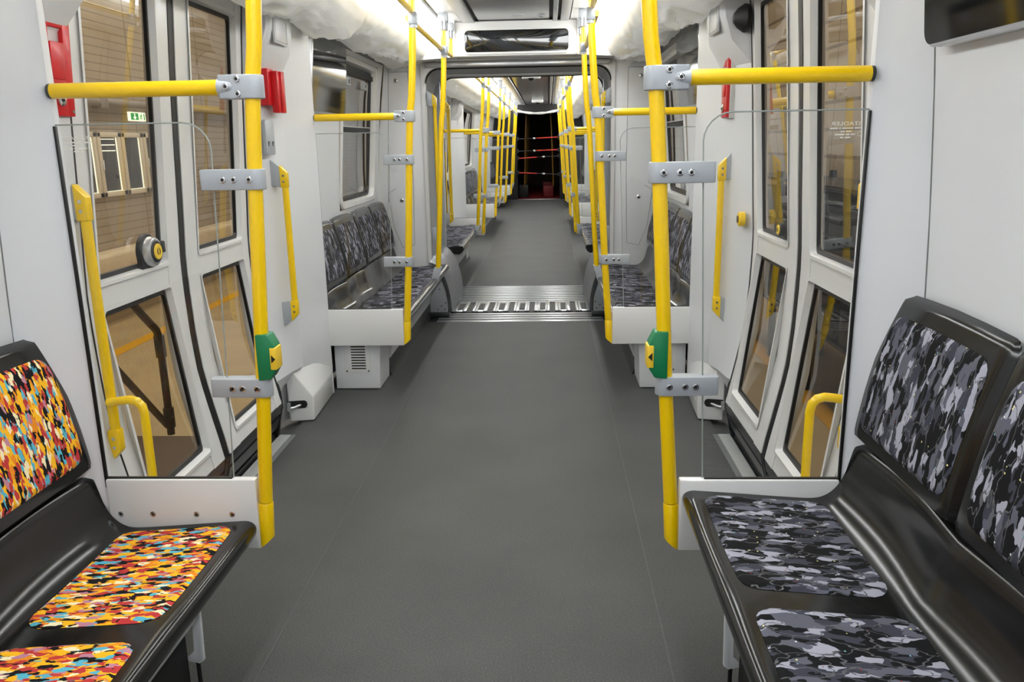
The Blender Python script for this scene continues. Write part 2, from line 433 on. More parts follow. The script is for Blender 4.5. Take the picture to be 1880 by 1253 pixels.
# ------------------------------------------------------------------ pillars and door surrounds
def pillar_near(Y, s):
    b = B(); rows = []
    for z in frange(0, 2.25, 22):
        w = Wb(z); d = Wd(z); bul = .10*ss(1.88, 1.97, z)
        rows.append([(s*w, Y-.10, z), (s*1.136, Y-.03, z), (s*1.124, Y-.012, z), (s*1.098, Y, z), (s*1.094, Y+.012, z), (s*1.098, Y+.03, z),
                     (s*(1.16-bul*.6), Y+.06, z), (s*(d-.012-bul), Y+.11, z), (s*(d-.012-bul), Y+.27, z), (s*(d-.004-bul*.9), Y+.285, z), (s*(d+.03), Y+.29, z)])
    b.grid(rows); return struct(fin('wall_' + SIDES[s], b, 'white', ang=32))
def pillar_far(Y, s):      # Y = panel plane, door side is nearer to the camera
    b = B(); rows = []
    for z in frange(0, 2.25, 22):
        w = Wb(z); d = Wd(z); bul = .12*ss(1.86, 1.98, z); cut = .10*(1-ss(.20, .27, z))
        rows.append([(s*(d+.03), Y-.79, z), (s*(d-.004+cut*.3-bul*.9), Y-.785, z), (s*(d-.012+cut*.5-bul), Y-.765, z), (s*(min(d-.03+cut, 1.155+cut)-bul*.86), Y-.60, z), (s*(1.122+cut-bul*.62), Y-.50, z), (s*(1.119+cut-bul*.62), Y-.485, z), (s*(1.122+cut*.8-bul*.55), Y-.474, z), (s*(1.148+cut*.5), Y-.466, z),
                     (s*(1.136+cut*.2), Y-.42, z), (s*1.108, Y-.2, z), (s*1.094, Y-.02, z), (s*1.09, Y-.006, z), (s*1.096, Y+.006, z), (s*1.12, Y+.02, z), (s*w, Y+.14, z)])
    b.grid(rows); return struct(fin('wall_' + SIDES[s], b, 'white', ang=32))
BAYS = [2.243, 10.85, 16.65]; BAYL = 2.557
M['joint'] = mat('panel_joint', rgb(120, 121, 122), .7)
for s in (-1, 1):      # vertical joint between wall lining and foreground pillar
    b = B(); b.tube([(s*(Wb(z)-.0005), 2.243-.101, z) for z in frange(.2, 2.2, 20)], .0022, 6)
    struct(fin('trim_17', b, 'joint'))
for y in BAYS:
    for s in (-1, 1):
        pillar_near(y, s); pillar_far(y + BAYL, s)

# ------------------------------------------------------------------ doors
def strip(b, ya, yb, za, zb, s, x0, x1, n=None):
    """curved solid bar following the door profile"""
    n = n or max(1, int((zb-za)/.08)); rows = []
    for z in frange(za, zb, n):
        w = Wd(z); rows.append([(s*(w+x0), ya, z), (s*(w+x0), yb, z), (s*(w+x1), yb, z), (s*(w+x1), ya, z)])
    vr = b.grid(rows, True); b.bm.faces.new(vr[0][::-1]); b.bm.faces.new(vr[-1])

DN = [0]
def door_leaf(ya, yb, s, inner, detail=True):
    """inner = +1 if the meeting edge is at yb, -1 if at ya"""
    DN[0] += 1
    st = .085; ms = .125
    la, lb = (ya+st, yb-ms) if inner > 0 else (ya+ms, yb-st)
    b = B()
    strip(b, ya, la, .19, 2.2, s, 0, .045); strip(b, lb, yb, .19, 2.2, s, 0, .045)
    for za, zb in ((.19, .27), (.965, 1.065), (2.09, 2.2)): strip(b, la-.002, lb+.002, za, zb, s, .004, .043)
    # bevelled lips around the two panes
    for za, zb in ((.27, .965), (1.065, 2.09)):
        cy, cz = (la+lb)/2, (za+zb)/2
        o = rrect(cy, cz, lb-la+.03, zb-za+.03, .02, 3); i_ = rrect(cy, cz, lb-la-.012, zb-za-.012, .015, 3)
        b.grid([[(s*(Wd(z)-.004), y, z) for y, z in o], [(s*(Wd(z)-.004), y*.35+y2*.65, z*.35+z2*.65) for (y, z), (y2, z2) in zip(o, i_)], [(s*(Wd(z)+.022), y, z) for y, z in i_]], True)
    d = struct(fin('door_%d' % DN[0], b, 'white_gloss', ang=40))
    for za, zb, nm in ((.27, .965, 'lower_pane'), (1.065, 2.09, 'upper_pane')):
        cy, cz = (la+lb)/2, (za+zb)/2
        o = rrect(cy, cz, lb-la-.01, zb-za-.01, .018, 3); i_ = rrect(cy, cz, lb-la-.045, zb-za-.045, .02, 3)
        g = B(); g.grid([[(s*(Wd(z)+.020), y, z) for y, z in o], [(s*(Wd(z)+.016), y, z) for y, z in i_], [(s*(Wd(z)+.03), y, z) for y, z in i_]], True)
        fin('pane_seal', g, 'gasket', d)
        p = B(); pane(p, la+.015, lb-.015, za+.015, zb-.015, s, Wd, .024, .02); fin(nm, p, 'tint', d)
    # rubber edge at the meeting line
    e = B(); (strip(e, yb-.014, yb+.022, .10, 2.2, s, -.003, .04) if inner > 0 else strip(e, ya-.022, ya+.014, .10, 2.2, s, .004, .04)); fin('meeting_seal', e, 'gasket', d)
    if detail:   # aluminium running profile at the foot
        r = B(); strip(r, ya, yb, .135, .187, s, .0, .04, 2); strip(r, ya+.01, yb-.01, .122, .134, s, .012, .03, 1); strip(r, ya+.01, yb-.01, .06, .12, s, .0, .03, 2); fin('kick_profile', r, 'darkgrey', d)
    return d, la, lb

def door_bay(Y, s, detail=True):
    y0, y1 = Y + .285, Y + BAYL - .785
    c = (y0 + y1)/2
    d1 = door_leaf(y0+.012, c-.023, s, 1, detail); d2 = door_leaf(c+.023, y1-.012, s, -1, detail)
    for yy in (y0, y1):
        b = B(); strip(b, yy-.016, yy+.014, 0, 2.25, s, -.002, .03); struct(fin('trim_5', b, 'gasket'))
    # header above the door, sill below
    b = B(); strip(b, Y+.1, Y+BAYL-.52, 2.17, 2.25, s, -.03, .06, 1); struct(fin('trim_6', b, 'offwhite'))
    b = B(); b.box(s*1.128, s*1.19, y0, y1+.02, -.03, .004, .002); struct(fin('trim_7', b, 'sill'))
    b = B(); b.box(s*1.10, s*1.126, y0-.1, y1+.02, -.03, .003); struct(fin('trim_8', b, mat('floor_edge', rgb(110, 112, 111), .5)))
    b = B(); b.box(s*1.19, s*1.30, y0-.05, y1+.05, -.06, -.022); struct(fin('trim_9', b, 'black'))
    b = B(); strip(b, y0, y1, .0, .05, s, .028, .05, 1); b.box(s*1.205, s*1.215, y0, y1, -.02, .02, .002); struct(fin('trim_10', b, 'darkgrey'))
    return d1, d2

doors = {}
for s in (-1, 1):
    doors[s] = door_bay(BAYS[0], s)
for y in BAYS[1:]:
    for s in (-1, 1): door_bay(y, s, False)

# round push buttons set in the door panes
def door_button(y, z, s, r, label, plain=False):
    w = Wd(z); t = thing('door_button', (s*(w+.02), y, z), label, 'button')
    ax = (-s, 0, 0)
    b = B(); b.cyl((s*(w+.022), y, z), ax, r*1.28, .02, 28, .004); b.box(s*(w+.005), s*(w+.022), y-r*1.2, y+r*1.2, z-r*1.28, z) if not plain else None
    if not plain: b.box(s*(w-.012), s*(w+.02), y+r*.9, y+r*2.0, z-r*.3, z+r*.55, .004)
    fin('button_housing', b, 'black', t)
    if not plain:
        b = B(); b.tube([(s*(w+.004), y, z), (s*(w-.006), y, z), (s*(w-.022), y, z), (s*(w-.024), y, z)], [r*1.08, r*1.08, r*.98, r*.9], 28); fin('silver_ring', b, 'alu', t)
    b = B(); b.cyl((s*(w-.010), y, z), ax, r*.80, .02, 28, .004); fin('button_core', b, 'black', t)
    b = B(); b.cyl((s*(w-.028), y, z), ax, r*.58, .006, 28, .002); f = fin('button_face', b, 'labelyellow', t)
    b = B()
    for d in (-1, 1):
        c = y + d*r*.1; k = r*.16
        b.prism([(s*(w-.0342), c, z+k*1.6), (s*(w-.0342), c+d*k, z), (s*(w-.0342), c, z-k*1.6), (s*(w-.0342), c, z-k*.7), (s*(w-.0342), c+d*k*.35, z), (s*(w-.0342), c, z+k*.7)], (-s*.0012, 0, 0))
    fin('arrow_mark', b, 'ink', f)
door_button(2.985, 1.125, -1, .052, 'round black and silver push button with yellow centre on left door glass')
door_button(3.455, 1.125, 1, .036, 'small black push button with yellow centre on right door glass', True)

# ------------------------------------------------------------------ grab poles, rails and screens
def screw(b, p, axis, r=.0085):
    b.tube([V(p), V(p)+V(axis).normalized()*.003, V(p)+V(axis).normalized()*.004], [r, r, r*.55], 12)

def clamp_block(name, s, Y, z, x0, x1, parent, h=.056, screws=(), sockets=True):
    """flat grey clamp from the pole (x0, smaller) outwards to x1, rounded at the pole end"""
    b = B(); pts = []
    th = .026
    for k in range(9):
        a = PI/2 + PI*k/8; pts.append((x0 + th + th*math.cos(a), th*math.sin(a)))
    pts += [(x1-.004, -.020), (x1, -.016), (x1, .016), (x1-.004, .020)]
    b.prism([(s*x, Y+y, z-h/2) for x, y in pts], (0, 0, h), .0035)
    o = fin(name, b, 'bracket', parent)
    for sx, sz in screws:
        mkscrew((s*sx, Y - (.0258 if sx < x0+.06 else .0228), z+sz), (0, -1, 0), .0092, o)
    return o

def grab_pole(Y, s, label, top=2.44, boot=True, mid=True, lower=True, group=None, xo=0.0, zb=None, mato='yellow', detail=True):
    z0 = zb if zb is not None else .455
    zs = [z for z in [z0, .83, 1.1, 1.41, 1.6, 1.68, 1.72, 1.76, 1.82, 1.95, 2.1, top] if z >= z0]
    t = thing('grab_pole', (s*(Px(z0)+xo), Y, z0 if not boot else .31), label, 'pole', group)
    b = B(); b.tube([(s*(Px(min(z, 2.2))+xo), Y, z) for z in zs], .0205, 16); fin('pole_tube', b, mato, t)
    if boot:
        b = B(); rows = []
        n = 16
        for k, z in enumerate((.452, .449, .34)):
            x = Px(z)+xo; rr = .0205 if k == 0 else .0222
            rows.append([(s*(x+rr*math.cos(2*PI*i/n)), Y+rr*math.sin(2*PI*i/n), z) for i in range(n)])
        x = Px(.32)+xo   # slanted foot, lower towards the panel
        rows.append([(s*(x+.0222*math.cos(2*PI*i/n)), Y+.0222*math.sin(2*PI*i/n), .320-.018*math.cos(2*PI*i/n)) for i in range(n)])
        vr = b.grid(rows, True); b.bm.faces.new(vr[-1]); b.bm.faces.new(vr[0][::-1])
        fin('pole_boot', b, mato, t)
    else:
        b = B(); x = Px(z0)+xo
        b.prism([(s*(x-.03), Y-.018, z0+.01), (s*(x+.03), Y-.018, z0+.005), (s*(x+.06), Y-.018, z0-.09), (s*(x+.03), Y-.018, z0-.15), (s*(x+.005), Y-.018, z0-.11)], (0, .036, 0), .004)
        fin('foot_bracket', b, 'bracket', t)
    if mid: clamp_block('middle_clamp', s, Y, 1.414, Px(1.414)-.03, Px(1.414)+.148, t, screws=[(Px(1.414)+.008, 0), (Px(1.414)+.052, 0), (Px(1.414)+.082, 0)] if detail else ())
    if lower: clamp_block('lower_clamp', s, Y, .818, Px(.818)-.03, Px(.818)+.148, t, screws=[(Px(.818)+.008, 0), (Px(.818)+.052, 0), (Px(.818)+.082, 0)] if detail else ())
    # ceiling bracket
    x = Px(2.2)+xo
    b = B(); b.box(s*(x-.024), s*(x+.024), Y-.026, Y+.026, 2.15, 2.215, .004); b.cyl((s*x, Y, 2.132), (0, 0, 1), .024, .02, 16, .003); fin('upper_sleeve', b, 'bracket', t)
    b = B(); b.box(s*(x-.036), s*(x+.036), Y-.03, Y+.03, 2.385, 2.45, .006); b.box(s*(x-.018), s*(x-.006), Y-.034, Y-.028, 2.33, 2.40); b.box(s*(x+.006), s*(x+.018), Y-.034, Y-.028, 2.33, 2.40)
    b.box(s*(x-.03), s*(x+.03), Y-.026, Y+.026, 2.325, 2.40, .005); fin('ceiling_bracket', b, 'clearplastic', t)
    return t

def cross_rail(Y, s, label, group=None, detail=True, mato='yellow'):
    z = 1.657; xp = Px(z)
    t = thing('cross_rail', (s*.84, Y, z), label, 'rail', group)
    b = B(); b.tube([(s*(xp+.075), Y, z), (s*1.088, Y, z)], .0205, 16); fin('rail_tube', b, mato, t)
    b = B(); b.tube([(s*1.0885, Y, z), (s*1.097, Y, z)], .0198, 16); fin('end_collar', b, 'darkgrey', t)
    # grey cast clamp wrapping the pole and receiving the rail
    b = B(); pts = []; th = .027
    for k in range(9):
        a = PI/2 + PI*k/8; pts.append((xp-.032 + th + th*math.cos(a), th*math.sin(a)))
    pts += [(xp+.05, -.027), (xp+.084, -.0235), (xp+.086, -.02), (xp+.086, .02), (xp+.084, .0235), (xp+.05, .027)]
    b.prism([(s*x, Y+y, z-.031) for x, y in pts], (0, 0, .062), .004)
    b.tube([(s*(xp+.02), Y-.006, z), (s*(xp+.05), Y-.008, z), (s*(xp+.0855), Y-.004, z)], [.008, .022, .0265], 14)
    c = fin('rail_clamp', b, 'bracket', t)
    if detail:
        for sx, sz in ((xp+.032, .019), (xp+.032, -.019), (xp+.062, 0)):
            mkscrew((s*sx, Y - (.0300 if sz == 0 else .0268), z+sz), (0, -1, 0), .0088, c)
    return t

def screen_panel(Y, s, label, group=None, front=1, screws=True, text=False):
    """glass draught screen on a white lower panel; front=-1 if screws face the camera"""
    t = thing('draught_screen', (s*.86, Y, .30), label, 'screen', group)
    b = B(); b.box(s*.632, s*1.094, Y-.014, Y+.018, .302, .529, .006); pnl = fin('lower_panel', b, 'white_gloss', t)
    if screws:
        for xx in (.712, .822, .957, 1.058):
            mkscrew((s*xx, Y-.0138, .418), (0, -1, 0), .0085, pnl)
    # glass sheet
    pts = [(1.094, .532), (1.094, 1.568)]
    xi = lambda z: .700 - .036*(z-.53)/1.03
    rc = .075; zt = 1.568
    for k in range(7):
        a = PI/2 + (PI/2)*k/6
        pts.append((xi(zt-rc)+rc + rc*math.cos(a), zt-rc + rc*math.sin(a)))
    pts.append((xi(.532), .532))
    b = B(); b.face([(s*x, Y-.001, z) for x, z in pts]); fin('glass_pane', b, 'clear', t, smooth=False)
    # polished edge of the glass
    eb = B(); eb.tube([(s*x, Y-.001, z) for x, z in pts[1:]], .0022, 6); fin('glass_edge', eb, mat('glass_edge', rgb(150, 158, 155), .25), t)
    gb = B(); gb.box(s*1.0915, s*1.0985, Y-.007, Y+.005, .50, 1.565, .0015); gb.box(s*.705, s*1.094, Y-.005, Y+.005, .5275, .533); fin('edge_gasket', gb, 'gasket', t)
    if text:
        marks(t, Y, s)
    return t

def text_mesh(txt, size, fn):
    cu = bpy.data.curves.new('tmp', 'FONT'); cu.body = txt; cu.size = size; cu.align_x = 'LEFT'
    o = bpy.data.objects.new('tmp', cu); COL.objects.link(o)
    dg = bpy.context.evaluated_depsgraph_get(); me = bpy.data.meshes.new_from_object(o.evaluated_get(dg))
    b = B(); b.bm.from_mesh(me); bpy.data.objects.remove(o); bpy.data.curves.remove(cu); bpy.data.meshes.remove(me)
    for v in b.bm.verts: v.co = V(fn(v.co.x, v.co.y))
    return b
def marks(t, Y, s):
    # maker's mark etched on the glass, read from the doorway side
    x0 = 1.077 if s > 0 else 1.078
    f = lambda u, v: (s*x0 - (u*1.45 if s > 0 else -u*1.45) , Y-.0035, 1.528+v)
    b = text_mesh('STADLER', .0135, f); bmesh.ops.transform(b.bm, matrix=Matrix(), verts=b.bm.verts)
    fin('etched_name', b, 'lettering', t, smooth=False)
    b = B()
    for z, segs in ((1.519, ((.0, .018), (.021, .05), (.053, .059), (.062, .082))), (1.511, ((.026, .040), (.043, .054))), (1.503, ((.016, .027), (.030, .04), (.044, .068))), (1.495, ((.028, .042), (.046, .054)))):
        for a, c in segs: b.box(s*(x0-a), s*(x0-c), Y-.0036, Y-.003, z, z+.0035)
    fin('etched_small_print', b, 'lettering', t, smooth=False)
    b = B(); xc, zc = x0-.004, 1.506
    b.tube([(s*(xc+.006*math.cos(a*PI/4)), Y-.0035, zc+.006*math.sin(a*PI/4)) for a in range(9)], .0006, 5); fin('etched_ring', b, 'lettering', t)

names = {
 (2.243, -1): ('beside the multicoloured seats', True), (2.243, 1): ('beside the grey seats in the right foreground', True),
 (4.80, -1): ('at the door end of the left middle bench', True), (4.80, 1): ('at the door end of the right middle bench', True)}
for (Y, s), (txt, near) in names.items():
    grab_pole(Y, s, 'yellow grab pole with grey clamps ' + txt, group='yellow grab poles')
    cross_rail(Y, s, 'yellow horizontal rail running to the wall ' + txt, group='yellow cross rails')
    screen_panel(Y, s, 'clear glass screen on white panel ' + txt, group='glass draught screens', screws=(Y < 3 and s < 0), text=(Y < 3))
ORD = ['first', 'second', 'third', 'fourth']
for i, Y in enumerate((10.85, 10.85+BAYL, 16.65, 16.65+BAYL)):
    for s in (-1, 1):
        sd = SIDES[s]
        grab_pole(Y, s, '%s door-side yellow grab pole beyond the gangway on the %s' % (ORD[i], sd), group='yellow grab poles', detail=i == 0)
        cross_rail(Y, s, '%s yellow horizontal rail beyond the gangway on the %s' % (ORD[i], sd), group='yellow cross rails', detail=i == 0)
        screen_panel(Y, s, '%s glass screen on white panel beyond the gangway, %s side' % (ORD[i], sd), group='glass draught screens', screws=False)
for s in (-1, 1):
    sd = SIDES[s]
    grab_pole(6.45, s, 'yellow pole rising from the %s bench front just before the gangway' % sd, boot=False, mid=False, lower=False, zb=.53, xo=.03, group='yellow grab poles')
    for i, Y in enumerate((10.15, 15.0, 20.7)):
        grab_pole(Y, s, 'yellow pole on the front edge of the %s bench beyond the gangway, %s side' % (ORD[i], sd), boot=False, mid=False, lower=False, zb=.50, xo=.02, group='yellow grab poles')

# overhead handrails
def overhead(pts, s, label, ylist):
    t = thing('overhead_handrail', (s*pts[0][0], pts[0][1], pts[0][2]), label, 'handrail', 'overhead handrails')
    b = B(); b.tube([(s*x, y, z) for x, y, z in pts], .0165, 14); fin('rail_tube', b, 'yellow', t)
    for (x, y, z) in ylist:
        b = B(); b.tube([(s*x, y-.03, z), (s*x, y-.026, z), (s*x, y+.026, z), (s*x, y+.03, z)], [.018, .022, .022, .018], 14); fin('rail_joint', b, 'bracket', t)
    return t
for s in (-1, 1):
    sd = SIDES[s]
    overhead([(.53, 4.83, 2.19), (.535, 5.6, 2.19), (.545, 6.45, 2.195), (.53, 6.98, 2.20)], s, 'yellow overhead handrail above the %s bench before the gangway' % sd, [(.545, 6.42, 2.195)])
    overhead([(.52, 2.2, 2.30), (.52, 3.2, 2.27), (.515, 4.2, 2.245), (.505, 4.77, 2.225)], s, 'yellow overhead handrail above the %s doorway at the top edge' % sd, [])
    overhead([(.53, 8.7, 2.33), (.53, 8.78, 2.24), (.53, 8.9, 2.20), (.53, 12, 2.2), (.53, 16, 2.2), (.53, 21.6, 2.2)], s, 'long yellow overhead handrail beyond the gangway, %s side' % sd, [(.53, y, 2.2) for y in (10.15, 10.85, 13.4, 15, 16.65, 19.2)])
    t = thing('handrail_hanger', (s*.53, 6.95, 2.2), 'short yellow hanger post with clear bracket by the display, %s side' % sd, 'hanger')
    b = B(); b.tube([(s*.53, 6.93, 2.2), (s*.53, 6.93, 2.36)], .0175, 14); fin('hanger_tube', b, 'yellow', t)
    b = B(); b.box(s*.5, s*.56, 6.90, 6.96, 2.38, 2.445, .006); b.box(s*.507, s*.553, 6.907, 6.953, 2.325, 2.385, .005); b.box(s*.515, s*.524, 6.898, 6.904, 2.33, 2.4); b.box(s*.536, s*.545, 6.898, 6.904, 2.33, 2.4); fin('ceiling_bracket', b, 'clearplastic', t)

# green stop-request boxes on the near poles
def stop_box(s, label):
    Y, z = 2.243, .915; x = Px(z)
    t = thing('request_button_box', (s*x, Y, z-.06), label, 'button box')
    b = B()
    # bevelled housing wrapped on the aisle face of the pole
    prof = [(x-.018, z+.066), (x+.012, z+.070), (x+.012, z-.068), (x-.018, z-.064), (x-.040, z-.045), (x-.044, z+.04)]
    prof = [(x+.006, z+.064), (x+.006, z-.072), (x-.030, z-.068), (x-.047, z-.040), (x-.047, z+.030), (x-.030, z+.064)]
    b.prism([(s*px, Y-.030, pz) for px, pz in prof], (0, .056, 0), .003)
    h = fin('green_housing', b, 'green', t)
    b = B(); b.box(s*(x-.052), s*(x-.034), Y-.0335, Y+.02, z-.038, z+.026, .002); p = fin('yellow_plate', b, 'labelyellow', t)
    b = B(); b.prism([(s*(x-.038), Y-.0340, z+.006), (s*(x-.050), Y-.0340, z-.006), (s*(x-.038), Y-.0340, z-.018)], (0, -.001, 0)); fin('arrow_mark', b, 'ink', p)
    return t
stop_box(-1, 'green request button box on the left foreground pole')
stop_box(1, 'green request button box on the right foreground pole')

# ------------------------------------------------------------------ door grab handles
def door_handle(Y, s, x, z0, z1, label, toward, lower=True):
    """vertical yellow grab handle on two grey wedge brackets; toward = wall offset direction in x"""
    t = thing('vertical_grab_bar', (s*x, Y, z0), label, 'grab handle', 'yellow door handles')
    b = B()
    pts = [(s*x, Y, z) for z in frange(z0+.06, z1-.06, 6)]
    b.tube(pts, .0165, 14); fin('handle_tube', b, 'yellow', t)
    for zz, up in ((z1-.075, 1), (z0+.075, -1)):
        b = B(); b.prism([(s*(x-.018), Y-.019, zz-up*.03), (s*(x+.02), Y-.019, zz-up*.03), (s*(x+.02), Y-.019, zz+up*.085), (s*(x-.018), Y-.019, zz+up*.045)], (0, .038, 0), .005); e = fin('handle_end', b, 'yellow', t)
        for dz in (0, .03):
            sb = B(); sb.tube([(s*(x+.001), Y-.0188, zz+up*dz), (s*(x+.001), Y-.021, zz+up*dz)], .006, 10); fin('screw', sb, 'chrome', e)
        b = B(); w = toward(zz)
        b.prism([(s*(x+.018), Y-.014, zz-up*.028), (s*(w+.01), Y-.014, zz-up*.02), (s*(w+.01), Y-.014, zz+up*.115), (s*(x+.018), Y-.014, zz+up*.075)], (0, .03, 0), .003); fin('wall_bracket', b, 'bracket', t)
    return t
wf = lambda z: 1.145
for s in (-1, 1):
    sd = SIDES[s]
    door_handle(4.19, s, 1.098 if s < 0 else 1.122, .60, 1.40, 'yellow grab handle on the far side of the %s doorway' % sd, lambda z: min(Wd(z)-.04, 1.16))
    door_handle(2.50, s, 1.195 if s < 0 else 1.20, .49, 1.39, 'yellow grab handle at the near edge of the %s doorway' % sd, lambda z: Wd(z)-.01)
    door_handle(7.36, s, .735, .66, 1.92, 'tall yellow grab handle at the near end of the gangway, %s side' % sd, lambda z: .80)
    door_handle(8.42, s, .745, .70, 1.90, 'tall yellow grab handle at the far end of the gangway, %s side' % sd, lambda z: .82)
    door_handle(11.12, s, 1.13, .50, 1.42, 'yellow door handle beyond the gangway on the %s' % sd, lambda z: Wd(z)-.01)
    # low looped bar behind the near glass screen
    b = B(); P = [(1.19, .695), (1.15, .702), (1.115, .706), (1.092, .700), (1.078, .684), (1.073, .66), (1.073, .5), (1.075, .2), (1.076, .0)]
    b.tube([(s*x, 2.47, z) for x, z in P], .0145, 14)
    tag(fin('looped_bar', b, 'yellow', loc=(s*1.075, 2.47, 0)), 'low yellow bent bar behind the %s foreground glass screen' % sd, 'bar')

# ------------------------------------------------------------------ benches
SHELL = [(.690, -.085), (.664, -.070), (.646, -.045), (.641, -.022), (.648, -.006), (.666, .002), (.70, .001), (.80, -.006), (.92, -.015), (1.01, -.020), (1.05, -.012), (1.082, .014), (1.104, .055), (1.116, .10), (1.126, .135), (1.142, .152), (1.165, .150), (1.195, .135)]
def bench(Y0, d, n, s, zo, pitch, label, seat_m, back_m, shell_m, leg=False, padlen=None, backtop=.59):
    """Y0 = end of first seat, d = direction of following seats (+1/-1)"""
    t = thing('bench', (s*.9, Y0 + d*pitch*n/2, 0 if leg else .1), label, 'bench', 'passenger benches')
    pr = catmull(SHELL, 5); ln = pitch*n; cnt = 10*n
    def dish(y):      # 1 in the middle of a seat, 0 at dividers
        u = (y / pitch) % 1.0; return math.sin(PI*u)**1.2 if 0 < u < 1 else 0
    def S(x, z, y):
        g = dish(max(0.0, min(ln-1e-6, y)))
        k = ss(.64, .72, x)*(1-ss(1.0, 1.1, x)); kb = ss(1.0, 1.09, x)
        return (x + .020*g*kb*(1-ss(1.13, 1.19, x)), z - .010*g*k)
    b = B(); rows = []
    for i in range(cnt+1):
        y = ln*i/cnt
        rows.append([(s*S(x, z, y)[0], Y0 + d*y, zo + S(x, z, y)[1]) for x, z in pr])
    b.grid(rows)
    # underside, end lips
    for y in (0, ln):
        b.face([(s*S(x, z, y)[0], Y0 + d*y, zo + S(x, z, y)[1]) for x, z in pr] + [(s*1.195, Y0+d*y, zo-.02), (s*1.1, Y0+d*y, zo-.06), (s*.9, Y0+d*y, zo-.07)])
    b.grid([[(s*x, Y0+d*y, zo+z) for x, z in ((.690, -.085), (.9, -.07), (1.1, -.06), (1.195, -.02))] for y in (0, ln)])
    sh = fin('seat_shell', b, shell_m, t, ang=50)
    for i in range(n):
        pl = padlen or pitch*.868
        c = pitch*(i+.5); cp_ = c - .014
        # seat pad
        x0, x1 = .692, 1.038; r = .055
        def zsurf(x, y):
            # height of the shell at x
            for (xa, za), (xb, zb_) in zip(pr, pr[1:]):
                if xa <= x <= xb and xa > .66: return S(x, za + (zb_-za)*(x-xa)/(xb-xa), y)[1]
            return -.02
        us = [x0, x0+.004, x0+.012, x0+.025, x0+.045] + frange(x0+.075, x1-.075, 7) + [x1-.045, x1-.025, x1-.012, x1-.004, x1]
        b = B(); rows = []
        for u in us:
            du = min(u-x0, x1-u); ins = 0 if du >= r else r - math.sqrt(max(0, r*r-(r-du)**2))
            half = pl/2 - ins - .02*ss(.9, 1.04, u)*0
            row = []
            for q in (-1, -.985, -.95, -.9, -.7, -.35, 0, .35, .7, .9, .95, .985, 1):
                y = cp_ + q*half; dv = half - abs(q*half); dd = min(du, dv + ins)
                row.append((s*u, Y0 + d*y, zo + zsurf(u, y) + .0008 + .007*ss(0, .014, min(du, dv))))
            rows.append(row)
        b.grid(rows); pad = fin('seat_pad', b, seat_m, sh, ang=70)
        # backrest
        bw = pitch*.99; zb0, zb1 = .175, backtop
        X = lambda v: 1.108 + .098*v + .012*math.sin(PI*v)*-1
        r2 = .035; hgt = zb1 - zb0
        vs = [0, .01, .03, .06, .1, .16, .25, .35, .45, .55, .65, .75, .84, .9, .94, .97, .99, 1]
        b = B(); rows = []
        for v in vs:
            dv0 = min(v, 1-v)*hgt; ins = 0 if dv0 >= r2 else r2 - math.sqrt(max(0, r2*r2-(r2-dv0)**2))
            half = bw/2 - ins; row = []
            for q in (-1, -.99, -.97, -.93, -.8, -.5, 0, .5, .8, .93, .97, .99, 1):
                dq = half-abs(q*half); dd = min(dv0, dq)
                row.append((s*(X(v) + (.018)*(1-ss(0, .014, dd))), Y0 + d*(c+q*half), zo + zb0 + hgt*v + .008*math.cos(q*PI/2)*(v > .5)))
            rows.append(row)
        b.grid(rows); bk = fin('backrest', b, shell_m, t, ang=50)
        v0, v1 = .105, .865; hw = bw/2 - .042; rr = .05
        b = B(); rows = []
        vv = [v0 + (v1-v0)*k for k in (0, .01, .03, .06, .1, .2, .3, .4, .5, .6, .7, .8, .9, .94, .97, .99, 1)]
        for v in vv:
            du = min(v-v0, v1-v)*hgt; ins = 0 if du >= rr else rr - math.sqrt(max(0, rr*rr-(rr-du)**2))
            half = hw - ins; row = []
            for q in (-1, -.985, -.95, -.9, -.6, -.3, 0, .3, .6, .9, .95, .985, 1):
                dd = min(du, half-abs(q*half))
                row.append((s*(X(v) - .001 - .006*ss(0, .012, dd)), Y0 + d*(c+q*half), zo + zb0 + hgt*v + .008*math.cos(q*half/(bw/2)*PI/2)*(ss(.3, .9, v))))
            rows.append(row)
        b.grid(rows); fin('back_pad', b, back_m, bk, ang=70)
    if leg:   # slim white support frame with dark trough below
        b = B(); yl = Y0 + d*.26
        b.prism([(s*.738, yl-.006, zo-.07), (s*.716, yl-.006, zo-.08), (s*.722, yl-.006, .10), (s*.735, yl-.006, .09), (s*.78, yl-.006, .10), (s*.745, yl-.006, .13)], (0, .012, 0), .002)
        b.box(s*.728, s*.745, yl, yl + d*(ln-.3), zo-.165, zo-.125, .003)
        fin('support_leg', b, 'white', t)
        b = B(); b.box(s*.76, s*1.15, yl + d*.02, yl + d*(ln-.3), .02, zo-.11); fin('under_seat_trough', b, 'seatedge', t)
        b = B(); b.cyl((s*.742, yl, .0), (0, 0, 1), .016, .006, 16); b.cyl((s*.742, yl, .0), (0, 0, 1), .006, .10, 12); fin('foot', b, 'black', t)
    else:
        ya, yb_ = sorted((Y0 + d*(.34 if d > 0 else .02), Y0 + d*(ln-.02)))
        b = B(); b.prism([(s*.755, ya, zo-.075), (s*.805, ya, .12), (s*.84, ya, .12), (s*.84, ya, zo-.075)], (0, yb_-ya, 0), .003); fin('plinth_apron', b, 'white', t)
        b = B(); pts = [(.795, .0), (.803, .012), (.812, .04), (.816, .13), (1.1, .13), (1.1, .0)]
        b.prism([(s*x, ya, z) for x, z in pts], (0, yb_-ya, 0)); fin('plinth_skirting', b, mat('dark_skirting', rgb(46, 47, 46), .4), t)
    return t
bench(2.226, -1, 4, -1, .394, .585, 'long bench with multicoloured camouflage-patterned cushions in the left foreground', 'bright_seat', 'bright_back', 'seat', True)
